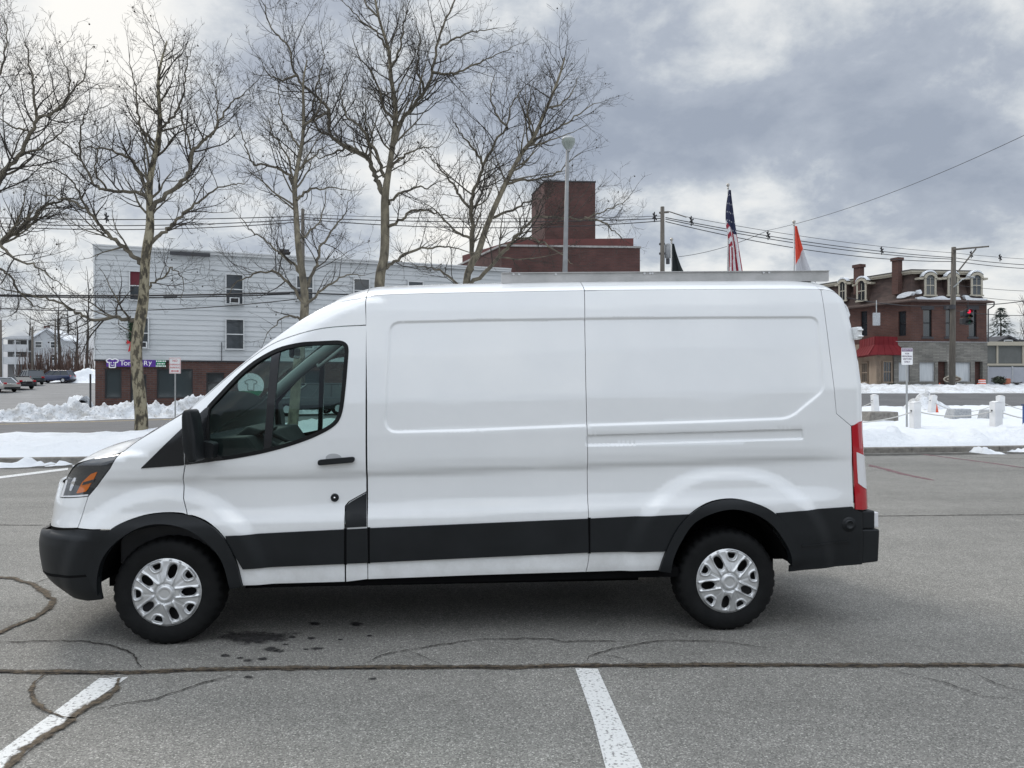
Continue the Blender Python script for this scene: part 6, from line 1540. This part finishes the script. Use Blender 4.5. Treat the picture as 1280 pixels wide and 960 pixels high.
# far white house with porches
c=at(16,480,140); hw=empty('porch_house',(c.x,c.y,1.8),.25); tag(hw,'white three storey house with stacked porches far left','house')
zz=lambda y: at(16,y,140).z-1.8
mb=MB(); mb.box(3.0,8.2,0,9,-.3,zz(424)); mb.prism([(3.0,zz(424)),(8.2,zz(424)),(5.6,zz(411))],0,9); mb.build('wall',plain('house_white',(.36,.375,.39),.7),hw)
mb=MB(); 
for s in (-1,1): mb.prism([(5.6,zz(411)+.3),(5.6,zz(411)),(5.6+s*3.0,zz(425)),(5.6+s*3.1,zz(425)+.3)],-.4,9.4)
mb.build('roof',M['snow'],hw)
mb=MB(); mb.box(4.4,5.2,2,2.8,zz(418),zz(405.5)); mb.build('chimney',M['brickstore'],hw)
mb=MB()
for y in (454,438.5): mb.box(-1.2,3.0,-1.5,2,zz(y)-.2,zz(y)); mb.box(-1.2,3.0,-1.5,-1.4,zz(y)+.02,zz(y)+1.1)
mb.prism([(-1.6,zz(424)),(3.2,zz(424)),(3.2,zz(420)),(.2,zz(421))],-1.8,2)
for x in (-1.2,.8,2.8): mb.box(x,x+.2,-1.6,-1.5,-.3,zz(424))
mb.build('porch',plain('porch_white',(.40,.41,.42),.7),hw)
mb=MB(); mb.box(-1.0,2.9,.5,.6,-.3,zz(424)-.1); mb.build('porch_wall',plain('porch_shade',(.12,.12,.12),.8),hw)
for y in (450,434,465): window(hw,(3.7,4.7,zz(y),zz(y-7)),-.1,.12); window(hw,(6.2,7.2,zz(y),zz(y-7)),-.1,.12)
for y in (450,434): window(hw,(0,1.0,zz(y),zz(y-7)),.38,.12,sill=False)
# ------------------------------------------------------------------ cars
def car(name,label,cat,loc,rz,paint,L=4.6,H=1.68,Wd=1.82,suv=True,snow_top=False):
    o=empty(name,loc,rz); tag(o,label,cat,None)
    zb=.28; bl=.98 if suv else .86
    mb=MB(); hw=Wd/2
    lowp=[(-L/2,.45),(-L/2+.05,.30),(L/2-.1,.28),(L/2,.42),(L/2-.02,.72),(L/2-.15,.86 if suv else .74),(L*.22,bl),(-L/2+.10,bl),(-L/2,.85)]
    mb.prism(round_poly(lowp,.10,3),-hw,hw); body=mb.build('body',paint,o,True,bevel=.05)
    xr0,xr1=(-L/2+.10,L*.25); t0,t1=((-L/2+.45,L*.06) if suv else (-L*.24,L*.04)); ti=.20
    base=[(xr0,-hw+.05,bl),(xr1,-hw+.05,bl),(xr1,hw-.05,bl),(xr0,hw-.05,bl)]; top=[(t0,-hw+ti,H-.06),(t1,-hw+ti,H-.06),(t1,hw-ti,H-.06),(t0,hw-ti,H-.06)]
    if not suv: base[0]=(-L*.42,-hw+.05,bl); base[3]=(-L*.42,hw-.05,bl)
    mb=MB(); mb.add([Vector(p) for p in base+top],[(0,1,5,4),(1,2,6,5),(2,3,7,6),(3,0,4,7),(4,5,6,7)]); mb.build('window_glass',M['pane'],o)
    mb=MB(); mb.box(t0-.05,t1+.05,-hw+ti-.03,hw-ti+.03,H-.075,H)
    for y in (-1,1):
        for k,(a,b_) in enumerate(((0,0),(.36,.36),(.68,.66),(1,1))):
            p0=Vector(base[0 if y<0 else 3]).lerp(Vector(base[1 if y<0 else 2]),a); p1=Vector(top[0 if y<0 else 3]).lerp(Vector(top[1 if y<0 else 2]),b_)
            mb.tube([p0+Vector((0,y*.01,0)),p1+Vector((0,y*.01,0))],.055 if k in (0,3) else .035,5)
    mb.build('roof',M['snow'] if snow_top else paint,o,bevel=.03)
    for x in (-L*.30,L*.31):
        for y in (-1,1):
            mb=MB(); r=.34; Mx=Matrix.Translation((x,y*(hw-.11),r))@Matrix.Rotation(-y*PI/2,4,'X')
            mb.lathe([(.2,-.11),(.3,-.11),(r,-.07),(r,.08),(.3,.125),(.2,.12)],20,Mx); w=mb.build('wheel',M['rubber'],o,True)
            mb=MB(); mb.lathe([(.001,.122),(.06,.126),(.07,.115),(.2,.121)],10,Mx); mb.build('rim',M['hub'],w)
    for y in (-1,1):
        mb=MB(); mb.box(-L/2-.01,-L/2+.16,y*(hw-.22)-.14,y*(hw-.22)+.16 ,.78,.97); mb.build('tail_light',M['red'],o,bevel=.02)
        mb=MB(); mb.box(L/2-.22,L/2-.02,y*(hw-.25)-.17,y*(hw-.25)+.17,.62,.76); mb.build('headlight',M['clearlens'],o,bevel=.02)
    mb=MB(); mb.box(-L/2-.03,-L/2+.1,-hw+.1,hw-.1,.32,.5); mb.box(L/2-.1,L/2+.02,-hw+.1,hw-.1,.30,.45); mb.build('bumper',M['clad'],o,bevel=.02)
    return o
def carp(n,l,c,px,D,rz,paint,**k):
    p=at(px,480,D); p.z=ground_z(p)+.03; return car(n,l,c,p,rz,paint,**k)
P_=lambda n,c: plain(n,c,.25,.3,.5,1.0)
carp('parked_car','dark blue hatchback nearest the far snow heap','car',69.5,99,PI+.10,P_('car_navy',(.012,.022,.07)),L=4.3,H=1.6)
carp('parked_car','dark green suv with red tail light in the far lot','suv',38,92,PI-.75,P_('car_green',(.03,.045,.05)),L=4.7,H=1.75)
carp('parked_car','low black sedan in front of the dark green suv','car',21,84,PI-.55,P_('car_black',(.012,.013,.016)),L=4.7,H=1.42,suv=False)
carp('parked_car','pale silver car with snowy roof at the left edge','car',-3,80,PI-.4,P_('car_silver',(.35,.34,.32)),L=4.6,H=1.5,suv=False,snow_top=True)
carp('passing_car','dark suv on the street, seen through the van cab','suv',384,42,PI+.62,P_('car_charcoal',(.015,.02,.024)),L=4.7,H=1.72)
# ------------------------------------------------------------------ sky, sun, camera
def sky():
    w=bpy.data.worlds.new("World"); SC.world=w; w.use_nodes=True; nt=w.node_tree; nt.nodes.clear(); L=nt.links.new
    out=N(nt,'ShaderNodeOutputWorld'); bg=N(nt,'ShaderNodeBackground'); bg.inputs['Strength'].default_value=.1
    st=N(nt,'ShaderNodeTexSky',sky_type='NISHITA',sun_disc=False); st.sun_elevation=math.radians(SUN_EL); st.sun_rotation=math.radians(SUN_AZ)
    tc=N(nt,'ShaderNodeTexCoord'); sp=N(nt,'ShaderNodeSeparateXYZ'); L(tc.outputs['Generated'],sp.inputs[0])
    def mth(op,a,b=None,clamp=False):
        n=N(nt,'ShaderNodeMath',operation=op,use_clamp=clamp)
        for i,v in enumerate((a,b)):
            if v is None: continue
            if isinstance(v,(int,float)): n.inputs[i].default_value=v
            else: L(v,n.inputs[i])
        return n.outputs[0]
    def blob(px,py,inner,outer):
        d=Vector(((px-640)/F,1,-(py-HZ)/F)).normalized()
        v=N(nt,'ShaderNodeVectorMath',operation='DOT_PRODUCT'); L(tc.outputs['Generated'],v.inputs[0]); v.inputs[1].default_value=d
        mr=N(nt,'ShaderNodeMapRange',interpolation_type='SMOOTHSTEP'); L(v.outputs['Value'],mr.inputs[0])
        mr.inputs[1].default_value=math.cos(math.radians(outer)); mr.inputs[2].default_value=math.cos(math.radians(inner)); mr.inputs[3].default_value=0; mr.inputs[4].default_value=1
        return mr.outputs[0]
    z=mth('ADD',mth('MAXIMUM',sp.outputs[2],-.02),.42)
    x=mth('DIVIDE',sp.outputs[0],z); y=mth('DIVIDE',sp.outputs[1],z)
    cb=N(nt,'ShaderNodeCombineXYZ'); L(x,cb.inputs[0]); L(y,cb.inputs[1]); cb.inputs[2].default_value=SKY_SEED
    n1=N(nt,'ShaderNodeTexNoise',i_Scale=2.1,i_Detail=10.0,i_Roughness=.56,i_Distortion=.12); L(cb.outputs[0],n1.inputs['Vector'])
    n2=N(nt,'ShaderNodeTexNoise',i_Scale=5.0,i_Detail=10.0,i_Roughness=.62,i_Distortion=.15); L(cb.outputs[0],n2.inputs['Vector'])
    f=mth('ADD',mth('MULTIPLY',n1.outputs['Fac'],.56),mth('MULTIPLY',n2.outputs['Fac'],.44))
    for (px,py,a,b,k) in CLOUDS: f=mth('ADD',f,mth('MULTIPLY',blob(px,py,a,b),k))
    r=ramp(nt,[(.375,(.35,.395,.475)),(.475,(.45,.495,.57)),(.525,(.60,.64,.685)),(.58,(.80,.82,.83)),(.68,(1.0,.985,.94))]); L(f,r.inputs['Fac'])
    # brighter overhead, as an overcast sky is; gain added behind camera lights the van
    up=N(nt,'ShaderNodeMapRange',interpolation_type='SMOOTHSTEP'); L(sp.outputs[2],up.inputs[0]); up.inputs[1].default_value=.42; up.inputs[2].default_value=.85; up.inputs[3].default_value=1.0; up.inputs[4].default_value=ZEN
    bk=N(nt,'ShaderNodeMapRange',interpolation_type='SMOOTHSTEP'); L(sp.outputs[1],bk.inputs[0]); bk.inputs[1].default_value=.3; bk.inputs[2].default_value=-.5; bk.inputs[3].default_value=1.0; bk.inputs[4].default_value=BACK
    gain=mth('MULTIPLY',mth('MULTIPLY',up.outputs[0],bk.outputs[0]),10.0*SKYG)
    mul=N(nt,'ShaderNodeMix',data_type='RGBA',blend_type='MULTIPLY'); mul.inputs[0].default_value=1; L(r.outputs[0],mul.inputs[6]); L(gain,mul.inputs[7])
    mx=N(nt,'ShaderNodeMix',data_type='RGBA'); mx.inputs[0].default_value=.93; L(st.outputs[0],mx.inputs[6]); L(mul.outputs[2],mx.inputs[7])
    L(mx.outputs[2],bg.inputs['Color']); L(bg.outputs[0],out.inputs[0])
SUN_EL,SUN_AZ=38.0,-38.0      # azimuth measured from +Y, negative to the left
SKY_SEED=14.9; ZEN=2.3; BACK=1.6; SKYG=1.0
CLOUDS=[(60,0,2,11,.08),(190,30,2,8,.07),(130,90,1,6,.03),(200,105,2,7,-.05),(330,120,2,9,-.06),(200,250,3,12,.06),(560,330,3,12,.07),(800,150,4,13,-.06),(930,185,1,5,-.03),(992,205,1,4.5,.07),(850,300,2,9,.07),(1000,330,3,11,.075),(1240,330,3,12,.05),(1130,160,4,15,-.022),(640,120,2,8,-.03),(700,20,2,8,-.02),(1000,-10,2,8,.03)]
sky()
sd=bpy.data.lights.new('sun','SUN'); sd.energy=1.5; sd.angle=math.radians(18); sd.color=(1,.94,.86)
so=bpy.data.objects.new('sun',sd); COL.objects.link(so)
az,el=math.radians(SUN_AZ),math.radians(SUN_EL)
d=Vector((math.sin(az)*math.cos(el),math.cos(az)*math.cos(el),math.sin(el)))
so.rotation_euler=d.to_track_quat('Z','Y').to_euler(); so.location=(0,0,30)
cd=bpy.data.cameras.new('camera'); cam=bpy.data.objects.new('camera',cd); COL.objects.link(cam)
cam.location=(0,0,CAMH); cam.rotation_euler=(PI/2,0,0); cd.sensor_width=36; cd.sensor_fit='HORIZONTAL'; cd.lens=36*F/1280
cd.clip_end=3000; cd.clip_start=.05; SC.camera=cam
SC.view_settings.view_transform='Standard'; SC.view_settings.look='None'; SC.view_settings.exposure=0; SC.view_settings.gamma=1
SC.render.engine='CYCLES'; SC.cycles.max_bounces=8; SC.cycles.transparent_max_bounces=16
